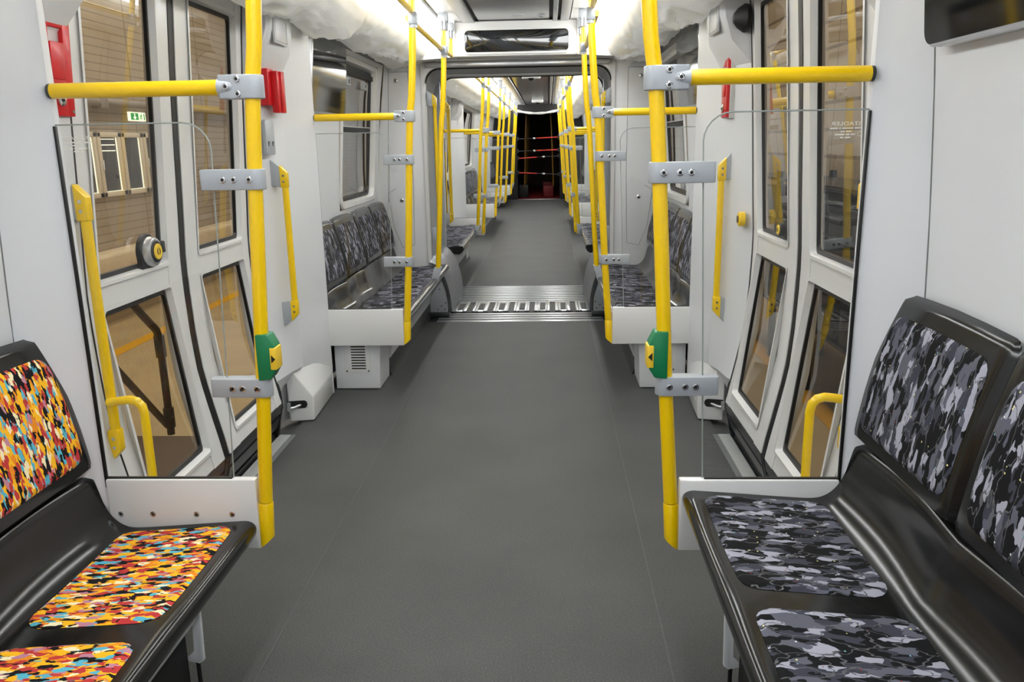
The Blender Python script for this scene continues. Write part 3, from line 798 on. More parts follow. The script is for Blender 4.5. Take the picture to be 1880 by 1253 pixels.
bench(2.226, -1, 4, 1, .496, .585, 'long bench with big grey-patterned cushions in the right foreground', 'grey_seat', 'grey_back', 'seat', True)
for s in (-1, 1):
    sd = SIDES[s]
    bench(4.84, 1, 4, s, .445, .59, 'glossy dark bench with grey-patterned cushions just before the gangway, %s side' % sd, 'grey_seat', 'grey_back', 'seat2', backtop=.57)
    bench(10.82, -1, 4, s, .445, .58, 'grey-patterned bench starting right beyond the gangway, %s side' % sd, 'grey_seat', 'grey_back', 'seat2', backtop=.57)
    bench(13.44, 1, 5, s, .445, .62, 'second grey-patterned bench beyond the gangway, %s side' % sd, 'grey_seat', 'grey_back', 'seat2', backtop=.57)
    bench(19.24, 1, 4, s, .445, .58, 'farthest grey-patterned bench beside the dark opening, %s side' % sd, 'grey_seat', 'grey_back', 'seat2', backtop=.57)
    # ventilated boxes below the bench ends
    for Y, lab in ((4.86, 'white vent box under the door end of the %s bench before the gangway' % sd), (13.48, 'white vent box under the second bench beyond the gangway, %s side' % sd), (10.45, 'plain white box under the bench starting beyond the gangway, %s side' % sd)):
        t = thing('vent_box', (s*.95, Y+.15, 0), lab, 'vent box')
        b = B(); b.prism([(s*.812, Y, .006), (s*1.09, Y, .006), (s*1.09, Y, .345), (s*.795, Y, .345), (s*.806, Y, .20)], (0, .30, 0), .004); fin('box_body', b, 'white', t)
        b = B(); b.box(s*.83, s*1.08, Y+.01, Y+.29, 0, .008); fin('box_foot', b, 'black', t)
        if 'vent' in lab[:10]:
            b = B(); b.box(s*.868, s*1.028, Y-.004, Y+.002, .11, .338, .0015); g = fin('grille_plate', b, 'white_gloss', t)
            for k in range(11):
                b = B(); zz = .135 + k*.0175; b.box(s*.895, s*.985, Y-.0055, Y-.0035, zz, zz+.0075); fin('slot', b, 'ink', g)
            for xx in (.88, 1.016):
                for zz in (.122, .326):
                    b = B(); b.cyl((s*xx, Y-.0035, zz), (0, -1, 0), .005, .003, 10); fin('screw', b, 'darkgrey', g)

# ------------------------------------------------------------------ wedge covers beside the door sill
for s in (-1, 1):
    sd = SIDES[s]
    Y0, Y1 = 4.262, 4.76
    t = thing('door_guide_cover', (s*1.12, 4.5, 0), 'white wedge-shaped cover on the floor at the far corner of the %s doorway' % sd, 'cover')
    b = B()
    A = [(1.195, .004), (1.064, .004), (1.060, .145), (1.155, .290), (1.20, .310)]
    Bk = [(1.195, .004), (1.085, .004), (1.083, .140), (1.13, .295), (1.20, .33)]
    a = [b.bm.verts.new((s*x, Y0 + (.0 if k in (1, 2) else -.03), z)) for k, (x, z) in enumerate(A)]
    c = [b.bm.verts.new((s*x, Y1, z)) for x, z in Bk]
    fs = [b.bm.faces.new(a), b.bm.faces.new(c[::-1])] + [b.bm.faces.new([a[i], c[i], c[(i+1) % 5], a[(i+1) % 5]]) for i in range(5)]
    bmesh.ops.bevel(b.bm, geom=list({e for f in fs for e in f.edges}), offset=.010, segments=3, affect='EDGES', profile=.5)
    fin('cover_shell', b, 'white_gloss', t)
    b = B()    # dark oblong slot on the near face
    pts = []
    for k in range(9):
        an = PI/2 + PI*k/8; pts.append((1.112 + .018*math.cos(an), .105 + .022*math.sin(an)))
    pts = pts + [(1.19, .083), (1.19, .127)]
    b.prism([(s*x, Y0 - (.031 if x > 1.17 else .004 + .027*(x-1.06)/.135) - .0005, z) for x, z in pts], (0, -.0015, 0)); fin('slot', b, 'ink', t)
    b = B(); b.tube([(s*1.12, Y0-.006, .104), (s*1.16, Y0-.04, .092), (s*1.185, Y0-.055, .090)], [.006, .009, .010], 12); b.cyl((s*1.185, Y0-.055, .078), (0, 0, 1), .011, .045, 14); fin('hinge_arm', b, 'alu', t)
    for yy, zz in ((4.36, .09), (4.66, .14)):
        b = B(); b.cyl((s*(1.062+.012*(yy-4.275)/.48 + .002), yy, zz), (-s, 0, 0), .006, .004, 10); fin('cap', b, 'offwhite', t)

# ------------------------------------------------------------------ emergency call boxes, plaque, hatch, small buttons
def frame_on(s, Y, z, wfun, lift):
    return lambda u, v, d: (s*(wfun(z+v) - lift - d), Y+u, z+v)
def red_box(s, Y0, Y1, z0, z1, wfun, label, lift=.0, thick=.014, stub=False):
    t = thing('emergency_call_box', (s*wfun((z0+z1)/2), (Y0+Y1)/2, z0), label, 'emergency box', 'red emergency boxes')
    xb = lambda z: wfun(z) - lift
    def slab(b, ya, yb, za, zb, d0, d1, bev=.003):
        vs = []
        for d in (d0, d1):
            for y, z in ((ya, za), (yb, za), (yb, zb), (ya, zb)): vs.append(b.bm.verts.new((s*(xb(z)-d), y, z)))
        fs = [b.bm.faces.new([vs[i] for i in q]) for q in [(0,1,2,3),(7,6,5,4),(0,4,5,1),(1,5,6,2),(2,6,7,3),(3,7,4,0)]]
        if bev: bmesh.ops.bevel(b.bm, geom=list({e for f in fs for e in f.edges}), offset=bev, segments=2, affect='EDGES', profile=.5)
    w, h = Y1-Y0, z1-z0
    b = B(); slab(b, Y0, Y0+w*.24, z0, z1, -.012, thick); slab(b, Y1-w*.26, Y1, z0, z1, -.012, thick); slab(b, Y0+w*.2, Y1-w*.2, z0+h*.86, z1, -.012, thick); slab(b, Y0+w*.2, Y1-w*.2, z0, z0+h*.70, -.012, thick)
    fin('red_frame', b, 'red', t)
    b = B(); slab(b, Y0+w*.25, Y1-w*.27, z0+h*.36, z0+h*.72, thick-.002, thick+.004, .002); fin('red_flap', b, 'red', t)
    b = B(); slab(b, Y0+w*.22, Y1-w*.24, z0+h*.69, z0+h*.87, -.012, -.008, 0); fin('handle_recess', b, 'darkred', t)
    b = B(); cz = z0+h*.17; cyy = Y0+w*.5
    b.tube([(s*(xb(cz)-thick), cyy, cz), (s*(xb(cz)-thick-.005), cyy, cz), (s*(xb(cz)-thick-.007), cyy, cz)], [.021, .021, .016], 20); lk = fin('lock', b, 'chrome', t)
    b = B(); b.cyl((s*(xb(cz)-thick-.006), cyy, cz-.003), (-s, 0, 0), .006, .004, 10); fin('key_slot', b, 'ink', lk)
    for fy, fz in ((.12, .95), (.9, .94), (.92, .05)):
        b = B(); zz = z0+h*fz; b.cyl((s*(xb(zz)-thick+.001), Y0+w*fy, zz), (-s, 0, 0), .006, .003, 10); fin('screw', b, 'chrome', t)
    return t
nearw = lambda z: Wd(z)-.012
farw = lambda z: min(Wd(z)-.03, 1.158)+.015
red_box(-1, 2.378, 2.524, 1.60, 1.89, nearw, 'tall red emergency handle box with chrome lock, left foreground wall')
red_box(1, 4.175, 4.312, 1.60, 1.88, lambda z: 1.141, 'narrow red emergency box with lock beyond the right door')
b = B(); b.box(1.142, 1.21, 4.165, 4.32, 1.595, 1.885, .004)
tag(fin('wall_housing', b, 'offwhite', loc=(1.17, 4.1, 1.6)), 'pale grey housing carrying the red box beyond the right door', 'housing')
t = thing('emergency_hammer_box', (-1.13, 4.18, 1.66), 'red two-part wall box with white cut-out beyond the left door', 'emergency box', 'red emergency boxes')
b = B(); b.box(-1.17, -1.118, 4.12, 4.21, 1.70, 1.875, .004); fin('back_box', b, 'red', t)
b = B(); b.box(-1.125, -1.075, 4.20, 4.245, 1.665, 1.865, .004); b.box(-1.12, -1.085, 4.16, 4.21, 1.665, 1.865, .004); f = fin('front_box', b, 'red', t)
b = B(); b.box(-1.113, -1.082, 4.1965, 4.1985, 1.76, 1.772); b.box(-1.113, -1.084, 4.1965, 4.1985, 1.672, 1.742); fin('recess', b, 'darkred', f)
b = B(); b.prism([(-1.110, 4.1955, 1.68), (-1.096, 4.1955, 1.68), (-1.096, 4.1955, 1.70), (-1.1, 4.1955, 1.705), (-1.096, 4.1955, 1.712), (-1.110, 4.1955, 1.722)], (0, .001, 0)); fin('white_tab', b, 'white_gloss', f)
# plaque
t = thing('wall_plaque', (-1.15, 4.12, 1.46), 'small narrow grey metal plaque with two pictograms left of the far door edge', 'plaque')
b = B(); b.prism([(-1.158+.018*(y-4.08)/.1, y, z) for y, z in rrect(4.125, 1.545, .085, .17, .014, 4)], (.018, 0, 0), .002); fin('plaque_plate', b, 'bracket', t)
b = B()
for yy in (4.105, 4.145):
    b.tube([(-1.1515+.018*(yy-4.08)/.1+.013, yy+.008*math.cos(k*PI/3), 1.515+.012*math.sin(k*PI/3)) for k in range(6)], .0016, 5)
fin('pictogram', b, 'ink', t)
# hatch panels on the bulge above
for s in (-1, 1):
    t = thing('inspection_hatch', (s*1.045, 4.15, 2.03), 'small flat grey hatch high on the wall past the %s door' % SIDES[s], 'hatch')
    b = B(); b.box(s*1.043, s*1.056, 4.055, 4.245, 1.985, 2.10, .003); fin('hatch_cover', b, 'ceilwhite', t)
    b = B(); b.tube([(s*1.0435, 4.065, 2.095), (s*1.0435, 4.065, 1.994), (s*1.0435, 4.235, 1.994), (s*1.0435, 4.235, 2.095)], .0018, 6); fin('hatch_joint', b, 'joint', t)
t = thing('round_wall_button', (1.17, 3.99, 1.133), 'yellow round wall button at the far edge of the right door', 'button')
b = B(); b.tube([(1.21, 4.045, 1.115), (1.186, 4.045, 1.115), (1.180, 4.045, 1.115)], [.036, .036, .027], 22); fin('button_ring', b, 'yellow', t)
b = B(); b.cyl((1.181, 4.045, 1.115), (-1, 0, 0), .018, .004, 18); fin('button_centre', b, 'pipe', t)
# black camera pod at the top of the right door frame
b = B(); b.tube([(1.17, 3.97, 2.03), (1.15, 3.97, 2.03), (1.12, 3.97, 2.03), (1.10, 3.97, 2.03)], [.06, .065, .045, .02], 10)
tag(fin('door_sensor', b, 'black', loc=(1.13, 4.02, 2.02)), 'black angular sensor pod at the top of the right door', 'sensor')

# ------------------------------------------------------------------ wall monitors wrapped in film
def monitor(s, ya, yb, z0, z1, label):
    zc = (z0+z1)/2; tilt = .055
    t = thing('wall_monitor', (s*1.18, (ya+yb)/2, z0), label, 'monitor', 'wall monitors')
    X0 = lambda z: 1.150 - .035*(z-z0)/(z1-z0)
    b = B(); o = rrect((ya+yb)/2, zc, yb-ya, z1-z0, .035, 5)
    b.grid([[(s*1.235, y, z) for y, z in o], [(s*(X0(z)+.008), y, z) for y, z in o], [(s*X0(z), (ya+yb)/2+(y-(ya+yb)/2)*.985, zc+(z-zc)*.97) for y, z in o]], True); fin('monitor_case', b, 'monitorframe', t)
    b = B(); o = rrect((ya+yb)/2, zc, (yb-ya)*.985, (z1-z0)*.972, .032, 5); b.face([(s*(X0(z)-.001), y, z) for y, z in o]); fin('monitor_screen', b, 'screen', t)
    return t
monitor(1, .95, 2.09, 1.70, 2.10, 'black wall monitor in crinkled film at the top right corner')
monitor(-1, 4.98, 5.80, 1.70, 2.15, 'glossy black wall monitor beside the left bay window before the gangway')
monitor(1, 4.98, 5.80, 1.70, 2.15, 'glossy black wall monitor beside the right bay window before the gangway')

# ------------------------------------------------------------------ ceiling
def ceiling_run(y0, y1, lamps=True):
    zc = 2.46
    b = B(); b.box(-.30, .27, y0, y1, zc, zc+.02); c = struct(fin('ceiling', b, 'ceilmetal', ang=30))
    b = B()
    for sx in (-1, 1): b.box(sx*.44, sx*.60, y0, y1, zc-.005, zc+.02)
    struct(fin('ceiling', b, 'ceilwhite'))
    b = B()
    for x0, x1 in ((-.43, -.33), (.30, .335), (.36, .43)):
        b.box(x0, x1, y0, y1, zc-.018, zc+.012, .004)
    struct(fin('ceiling', b, 'alu'))
    b = B(); b.box(-.445, .445, y0, y1, zc+.012, zc+.03); b.box(-1.3, 1.3, y0, y1, zc+.06, zc+.1); struct(fin('ceiling', b, 'dark'))
    for s in (-1, 1):   # sloping cove behind the lamps down to the wall
        b = B(); b.grid([[(s*x, y, z) for x, z in ((.60, zc), (.74, 2.36), (.78, 2.30), (1.0, 2.24), (1.16, 2.20))] for y in (y0, y1)]); struct(fin('ceiling', b, 'white'))
ceiling_run(-1.4, 7.22); ceiling_run(8.3, 22.1)
def lamp(y0, y1, s, label):
    t = thing('light_strip', (s*.65, (y0+y1)/2, 2.33), label, 'light', 'ceiling light strips')
    b = B(); b.box(s*.585, s*.735, y0, y1, 2.426, 2.45); fin('lamp_tray', b, 'alu', t)
    b = B(); b.prism([(s*.592, y0+.01, 2.424), (s*.73, y0+.01, 2.405), (s*.725, y0+.01, 2.335), (s*.70, y0+.01, 2.312), (s*.64, y0+.01, 2.325), (s*.595, y0+.01, 2.385)], (0, y1-y0-.02, 0)); fin('lamp_diffuser', b, 'lamp', t)
for s in (-1, 1):
    sd = SIDES[s]
    for i, (a, c) in enumerate(((-1.3, 1.9), (1.95, 4.75), (4.8, 7.15))):
        lamp(a, c, s, ('glowing ceiling light strip over the %s foreground bench', 'glowing ceiling light strip over the %s doorway', 'glowing ceiling light strip over the %s bench before the gangway')[i] % sd)
    for i, (a, c) in enumerate(((8.4, 10.8), (10.85, 13.4), (13.45, 16.6), (16.65, 19.2), (19.25, 22.0))):
        lamp(a, c, s, '%s glowing light strip beyond the gangway, %s side' % ((ORD + ['fifth'])[i], sd))

# loose white protective film hung under the coves
from mathutils import noise as NZ
def film(y0, y1, s, label, seed, drop=0.0):
    b = B(); rows = []
    NU, NV = 40, max(16, int((y1-y0)*26))
    prof = [(0, .725, 2.325), (.07, .735, 2.24), (.16, .765, 2.17), (.30, .83, 2.125), (.5, .93, 2.105), (.7, 1.02, 2.11), (.86, 1.085, 2.145), (1, 1.12, 2.19)]
    for j in range(NV+1):
        v = j/NV; y = y0 + (y1-y0)*v; row = []
        for i in range(NU+1):
            u = i/NU
            x = lerp([(p[0], p[1]) for p in prof], u); z = lerp([(p[0], p[2]) for p in prof], u) - drop*math.sin(PI*u)
            p = V((x*4.0, y*1.5, seed*3.1)); q = V((x*9+y*2.5, y*4.2-x*3, seed*1.7)); e = V((x*16-y*5, y*8+x*5, seed*2.3))
            amp = ss(.02, .25, u)
            z += amp*(.045*NZ.noise(p) + .066*(abs(NZ.noise(q))-.2) + .024*(abs(NZ.noise(e))-.2))
            z += .03*ss(.8, 1, u)*NZ.noise(V((y*5, seed, 0)))
            z -= .02*amp*(ss(.93, 1, v))
            x += .02*NZ.noise(V((y*3, x*5, seed)))*amp
            row.append((s*x, y + .05*NZ.noise(V((x*5, seed, v*2)))*(1 if v in (0, 1) else 0), z))
        rows.append(row)
    b.grid(rows)
    return tag(fin('protective_film', b, 'film', loc=(s*.9, (y0+y1)/2, 2.2), ang=180), label, 'plastic film', 'white protective films under the ceiling')
for s in (-1, 1):
    sd = SIDES[s]
    film(.0, 2.2, s, 'loose white film under the ceiling above the %s foreground bench' % sd, 11+s)
    film(2.22, 4.72, s, 'sagging creased white film under the ceiling above the %s doorway' % sd, 21+s, .012)
    film(4.78, 7.12, s, 'folded white film under the ceiling above the %s bench before the gangway' % sd, 31+s, -.035)
    film(8.5, 13.3, s, 'first white film under the ceiling beyond the gangway, %s side' % sd, 41+s, .0)
    film(13.4, 19.1, s, 'second white film under the ceiling beyond the gangway, %s side' % sd, 51+s, .0)
    film(19.2, 21.9, s, 'third white film under the ceiling beyond the gangway, %s side' % sd, 61+s, .0)
    b = B(); b.grid([[(s*1.158, y, 2.135), (s*1.115, y, 2.21)] for y in (4.9, 7.2)]); struct(fin('trim_11', b, 'darkgrey'))

# small ceiling fittings
for i, (x, y) in enumerate(((.21, 5.75), (.21, 6.75))):
    b = B(); b.tube([(x, y, 2.462), (x, y, 2.455), (x, y, 2.448)], [.028, .028, .02], 18)
    tag(fin('ceiling_latch', b, 'clearplastic', loc=(x, y, 2.455)), 'small pale round ceiling latch %s the display' % ('farther from' if i == 0 else 'close to'), 'latch')
b = B(); b.tube([(.02, 6.72, 2.462), (.02, 6.72, 2.456)], [.055, .052], 24); tag(fin('ceiling_disc', b, 'ceilwhite', loc=(.02, 6.72, 2.455)), 'flat pale oval disc on the ceiling before the display', 'disc')
for y, lab in ((12.2, 'white dome camera on the ceiling nearest beyond the gangway'), (19.6, 'white dome camera on the ceiling near the dark opening')):
    t = thing('ceiling_camera', (.02, y, 2.40), lab, 'camera', 'ceiling cameras')
    b = B(); b.box(-.115, .155, y-.09, y+.09, 2.385, 2.46, .025, 3); fin('camera_housing', b, 'white_gloss', t)
    b = B(); b.tube([(.02, y-.03, 2.388), (.02, y-.03, 2.37), (.02, y-.03, 2.352)], [.055, .048, .022], 18); fin('camera_dome', b, 'screen', t)

# ------------------------------------------------------------------ bulkhead, portal, display
def bulkhead(Y, d, s, near):
    """white cabinet wall beside the gangway; d=+1 faces -Y"""
    b = B(); b.prism([(s*.80, Y, .0), (s*1.22, Y, .0), (s*1.25, Y, 1.0), (s*1.21, Y, 1.6), (s*1.13, Y, 2.22), (s*.80, Y, 2.22)], (0, .06*d, 0), .004)
    o = struct(fin('wall_' + ('front' if near else 'back'), b, 'cab'))
    if near:
        # hairline joints of the cabinet doors and their round locks
        def line(bb, pts, r=.0022):
            for (x0, z0), (x1, z1) in zip(pts, pts[1:]): bb.tube([(s*x0, Y-.0008, z0), (s*x1, Y-.0008, z1)], r, 6)
        j = mat('joint_line', rgb(140, 141, 142), .6)
        b = B(); line(b, [(.935, 2.10), (.93, 1.2), (.945, .62), (1.05, .60), (1.12, .78), (1.16, 1.08), (1.09, 1.12)]); line(b, [(.935, 2.10), (1.10, 2.10)]); line(b, [(1.10, 2.2), (1.16, 1.0)]); line(b, [(.82, 2.2), (.80, 1.4), (.815, .5)])
        fin('cabinet_joints', b, j, o)
        for x, z in ((1.045, 2.03), (1.04, 1.02)):
            b = B(); b.tube([(s*x, Y, z), (s*x, Y-.006, z), (s*x, Y-.008, z)], [.017, .017, .011], 18); k = fin('cabinet_lock', b, 'chrome', o)
            b = B(); b.cyl((s*x, Y-.008, z), (0, -1, 0), .006, .0012, 10); fin('key_slot', b, 'ink', k)
    return o
for s in (-1, 1):
    bulkhead(7.22, 1, s, True); bulkhead(8.30, -1, s, False)
def portal(Y, d):
    """rounded gangway portal with aluminium lintel and black gasket"""
    def arch(w, top, r, z0=0.0):
        p = [(-w, z0), (-w, top-r)]
        for k in range(1, 8):
            a = PI - (PI/2)*k/8; p.append((-w+r + r*math.cos(a), top-r + r*math.sin(a)))
        p.append((-w+r, top)); p.append((w-r, top))
        for k in range(1, 8):
            a = PI/2 - (PI/2)*k/8; p.append((w-r + r*math.cos(a), top-r + r*math.sin(a)))
        p += [(w, top-r), (w, z0)]; return p
    o = arch(.825, 2.23, .02); a = arch(.795, 2.125, .12); g = arch(.786, 2.116, .12)
    up = lambda q: [p for p in q if p[1] > 1.9]
    b = B(); b.grid([[(x, Y, z) for x, z in o], [(x, Y, z) for x, z in a], [(x, Y+.05*d, z) for x, z in a]]); struct(fin('trim_12', b, 'offwhite', ang=30))
    b = B(); b.grid([[(x, Y+.05*d, z) for x, z in up(a)], [(x, Y+.04*d, z) for x, z in up(g)], [(x, Y+.07*d, z) for x, z in up(g)]]); struct(fin('trim_13', b, 'gasket', ang=30))
    # layered aluminium lintel
    b = B(); b.box(-.78, .78, Y-.03*d, Y+.02*d, 2.125, 2.17, .01); b.box(-.78, .78, Y-.05*d, Y+.02*d, 2.17, 2.215, .012); struct(fin('trim_14', b, 'alu'))
portal(7.20, 1); portal(8.32, -1)
# gangway bellows: tunnel between the cars
b = B(); rows = []
N = 34
for j in range(N+1):
    y = 7.26 + (8.28-7.26)*j/N; e = .018*(j % 2)
    w = .86+e; top = 2.15+e
    rows.append([(-w, y, .0), (-w, y, 1.9), (-w+.04, y, 2.05), (-w+.14, y, top), (w-.14, y, top), (w-.04, y, 2.05), (w, y, 1.9), (w, y, 0)])
b.grid(rows); struct(fin('wall_gangway', b, 'bellows', ang=20))
for s in (-1, 1):
    b = B(); b.box(s*.80, s*.86, 7.285, 7.33, 0, 2.1, .003); b.box(s*.79, s*.86, 8.16, 8.235, 0, 2.1, .003); struct(fin('trim_15', b, 'bracket'))
# display above the gangway
t = thing('overhead_display', (0, 6.95, 2.2), 'wide black display set in a white panel above the gangway', 'display')
b = B(); b.box(-.50, .50, 6.955, 7.19, 2.185, 2.455, .008); fin('display_panel', b, 'white_gloss', t)
b = B(); o = rrect(.005, 2.30, .84, .168, .03, 5); b.prism([(x, 6.953, z) for x, z in o], (0, -.004, 0), .001); fin('display_screen', b, 'screen', t)
b = B(); o = rrect(.005, 2.30, .875, .20, .042, 5); i_ = rrect(.005, 2.30, .84, .168, .03, 5)
b.grid([[(x, 6.954, z) for x, z in o], [(x, 6.944, z) for x, z in o], [(x, 6.947, z) for x, z in i_]], True); fin('display_bezel', b, 'white_gloss', t)
for s in (-1, 1):
    b = B(); b.prism([(s*.50, 7.0, 2.19), (s*.80, 7.0, 2.17), (s*1.1, 7.0, 2.20), (s*1.1, 7.0, 2.24), (s*.72, 7.0, 2.32), (s*.5, 7.0, 2.45)], (0, .2, 0)); struct(fin('wall_front', b, 'cab'))
# gangway skirts: ribbed quarter covers either side of the footplates
for s in (-1, 1):
    sd = SIDES[s]
    t = thing('gangway_skirt', (s*.72, 7.6, .0), 'ribbed grey curved skirt at floor level in the gangway, %s side' % sd, 'skirt', 'gangway skirts')
    arc = lambda r: [(s*(.80-r*math.sin(a)), .04+ (r*2.35)*math.cos(a)) for a in [k*PI/2/10 for k in range(11)]]
    b = B(); pts = arc(.155); b.prism([(x, 7.03, z) for x, z in pts] + [(s*.80, 7.03, .04)], (0, .04, 0), .003); pl = fin('end_plate', b, 'bracket', t)
    for x, z in ((.70, .10), (.67, .07), (.73, .07), (.71, .25), (.66, .13)):
        sb = B(); sb.cyl((s*x, 7.03, z), (0, -1, 0), .006, .003, 10); fin('rivet', sb, 'darkgrey', pl)
    b = B(); rows = []
    for j in range(81):
        y = 7.06 + .80*j/80; r = .172 + .018*math.cos(2*PI*j/10) + .025*j/80; rows.append([(x, y, z) for x, z in arc(r)])
    b.grid(rows); fin('ribbed_cover', b, 'ribs', t, ang=60)
    b = B(); b.box(s*.63, s*.82, 7.02, 7.11, .002, .045, .004); fin('skirt_base', b, 'darkgrey', t)
# gangway footplates
b = B(); b.box(-.86, .86, 6.82, 8.58, -.05, -.004); struct(fin('floor', b, 'black'))
def footplate(name, ys, label, comb=False):
    t = thing(name, (0, (ys[0]+ys[1])/2, 0), label, 'footplate')
    b = B(); b.box(-.72 if not comb else -.66, .72 if not comb else .66, ys[0], ys[1], -.02, -.0012); fin('base_plate', b, 'black', t)
    w = .72
    if not comb:
        y = ys[0]
        while y < ys[1]-.02:
            b = B(); first = y == ys[0]
            ww = .075 if first and ys[0] < 7 else .048
            b.box(-w, w, y, min(y+ww, ys[1]), -.006, .003, .002); fin('ridge', b, 'alu', t); y += ww + .045
    else:
        for k in range(7):
            x = -.57 + k*.19
            b = B(); b.box(x-.07, x+.07, ys[0]+.01, ys[1]-.01, 0, .004, .001); b.box(x-.07, x-.045, ys[0], ys[1], .002, .012, .003); b.box(x-.035, x-.02, ys[0], ys[1], .002, .012, .003); b.box(x+.03, x+.07, ys[0], ys[1], .002, .012, .003); fin('comb_tooth', b, 'alu', t)
            b = B(); b.box(x-.018, x+.028, ys[0]+.08, ys[1]-.08, .004, .009); fin('tooth_gap', b, 'black', t)
    return t
footplate('gangway_footplate', (6.82, 7.20), 'ridged aluminium footplate at the near edge of the gangway')
footplate('gangway_comb_plate', (7.24, 7.68), 'toothed aluminium comb plate across the middle of the gangway', True)
footplate('gangway_footplate', (7.70, 8.58), 'ridged aluminium footplate at the far edge of the gangway')

# ------------------------------------------------------------------ far end: dark opening and unlit next car
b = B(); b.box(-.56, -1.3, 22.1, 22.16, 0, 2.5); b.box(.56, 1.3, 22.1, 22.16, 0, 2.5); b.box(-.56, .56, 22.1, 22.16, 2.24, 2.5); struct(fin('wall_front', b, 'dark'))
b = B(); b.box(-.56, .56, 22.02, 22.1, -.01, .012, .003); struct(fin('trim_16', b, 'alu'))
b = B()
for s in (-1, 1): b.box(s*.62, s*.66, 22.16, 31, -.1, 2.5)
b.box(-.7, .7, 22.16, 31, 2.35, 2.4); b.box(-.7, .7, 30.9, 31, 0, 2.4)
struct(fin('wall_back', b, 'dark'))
b = B(); b.box(-.62, .62, 22.16, 31, -.08, -.01); struct(fin('floor', b, 'darkfloor'))
for i, (x0, x1, y0, h) in enumerate(((.12, .40, 23.2, .30), (.10, .36, 24.6, .34), (-.56, -.30, 22.9, .35))):
    b = B(); b.box(x0, x1, y0, y0+.5, -.01, h, .02)
    tag(fin('floor_cover_stack', b, 'darkfloor' if i < 2 else 'black', loc=((x0+x1)/2, y0, 0)), ('dark red folded cover nearest inside the dark opening', 'dark red folded cover farther inside the dark opening', 'black bundle at the left foot of the dark opening')[i], 'cover')
for i in range(6):
    s = -1 if i < 4 else 1; k = i if i < 4 else i-4
    b = B(); y = 22.9 + k*1.5; b.tube([(s*(.40 - .0*k), y, .3), (s*.36, y, 1.7), (s*.33, y, 2.3)], .02, 10)
    tag(fin('unlit_pole', b, 'shade_yellow', loc=(s*.38, y, .3)), 'dim pole in the dark opening, %s from the front, %s side' % (ORD[k], SIDES[s]), 'pole', 'unlit poles')
# red barrier straps across the opening
for i, (zl, zr, flip) in enumerate(((1.58, 1.61, 0), (1.27, 1.29, 0), (1.085, 1.135, 1), (.715, .66, 1))):
    lab = ('topmost red barrier bar across the dark opening', 'second red barrier bar across the dark opening', 'third red barrier bar across the dark opening', 'lowest red barrier bar across the dark opening')[i]
    t = thing('barrier_bar', (0, 21.85, (zl+zr)/2), lab, 'barrier', 'red barrier bars')
    P = lambda u: (-.53 + 1.06*u, 21.85, zl + (zr-zl)*u)
    r0, r1 = ((.46, 1) if not flip else (0, .46))
    b = B(); b.tube([P(r0), P(r1)], .016, 10); fin('red_sleeve', b, 'strap', t)
    b = B(); b.tube([P(0 if not flip else .44), P(.48 if not flip else 1)], .008, 8); fin('grey_rod', b, 'darkgrey', t)
    b = B(); b.tube([P(.38 if not flip else .60), P(.43 if not flip else .66)], .024, 10); fin('white_buckle', b, 'white_gloss', t)
    for u in (0.0, 1.0):
        b = B(); x, y, z = P(u); b.box(x-.025, x+.025, y-.03, y+.03, z-.05, z+.05, .006); fin('pole_hook', b, 'black', t)
# rolled film slung across the top
b = B(); b.tube([(-.6 + 1.2*k/12, 21.7, 2.30 - .085*math.sin(PI*k/12)) for k in range(13)], [.03+.006*math.sin(k*2.1) for k in range(13)], 12)
tag(fin('rolled_film', b, 'film', loc=(0, 21.7, 2.25)), 'white rolled film slung across the top of the dark opening', 'plastic film')

# rear wall of our own car, behind the camera
b = B(); b.box(-1.3, 1.3, -1.5, -1.4, 0, 2.55); struct(fin('wall_back', b, 'cab'))

# ------------------------------------------------------------------ the depot outside
HX = -6.0
b = B(); b.box(HX-.2, HX, -6, 30, -.05, 6); struct(fin('wall_hall_left', b, 'hallwall_l', smooth=False))
b = B(); b.box(3.6, 3.8, -6, 30, -.9, 6); struct(fin('wall_hall_right', b, 'hallwall_r', smooth=False))
b = B(); b.box(HX-.2, 3.8, -6, 30, -1.0, -.9); struct(fin('floor', b, 'hallfloor'))
b = B(); b.box(HX-.2, HX, -6, 30, -.9, -.06); struct(fin('wall_hall_left', b, mat('tan_plinth', rgb(180, 160, 124), .6)))
b = B(); b.box(HX-.2, 3.8, 29.8, 30, -1, 6); b.box(HX-.2, 3.8, -6.2, -6, -1, 6); struct(fin('wall_hall_end', b, mat('hall_end', rgb(120, 105, 88), .7)))
b = B(); b.box(HX, HX+.34, -4, 30, -.16, .13, .06, 3); tag(fin('timber_beam', b, 'beam', loc=(HX+.17, 12, -.16)), 'long pale timber beam along the hall wall outside the left door', 'beam')
for y0, y1, x, lab in ((4, 20, -5.0, 'yellow stripe on the hall floor outside the left door'), (-2, 14, 2.7, 'yellow stripe on the hall floor outside the right door')):
    b = B(); b.box(x-.09, x+.09, y0, y1, -.9, -.895); tag(fin('floor_stripe', b, 'linepaint', loc=(x, (y0+y1)/2, -.9)), lab, 'floor marking')
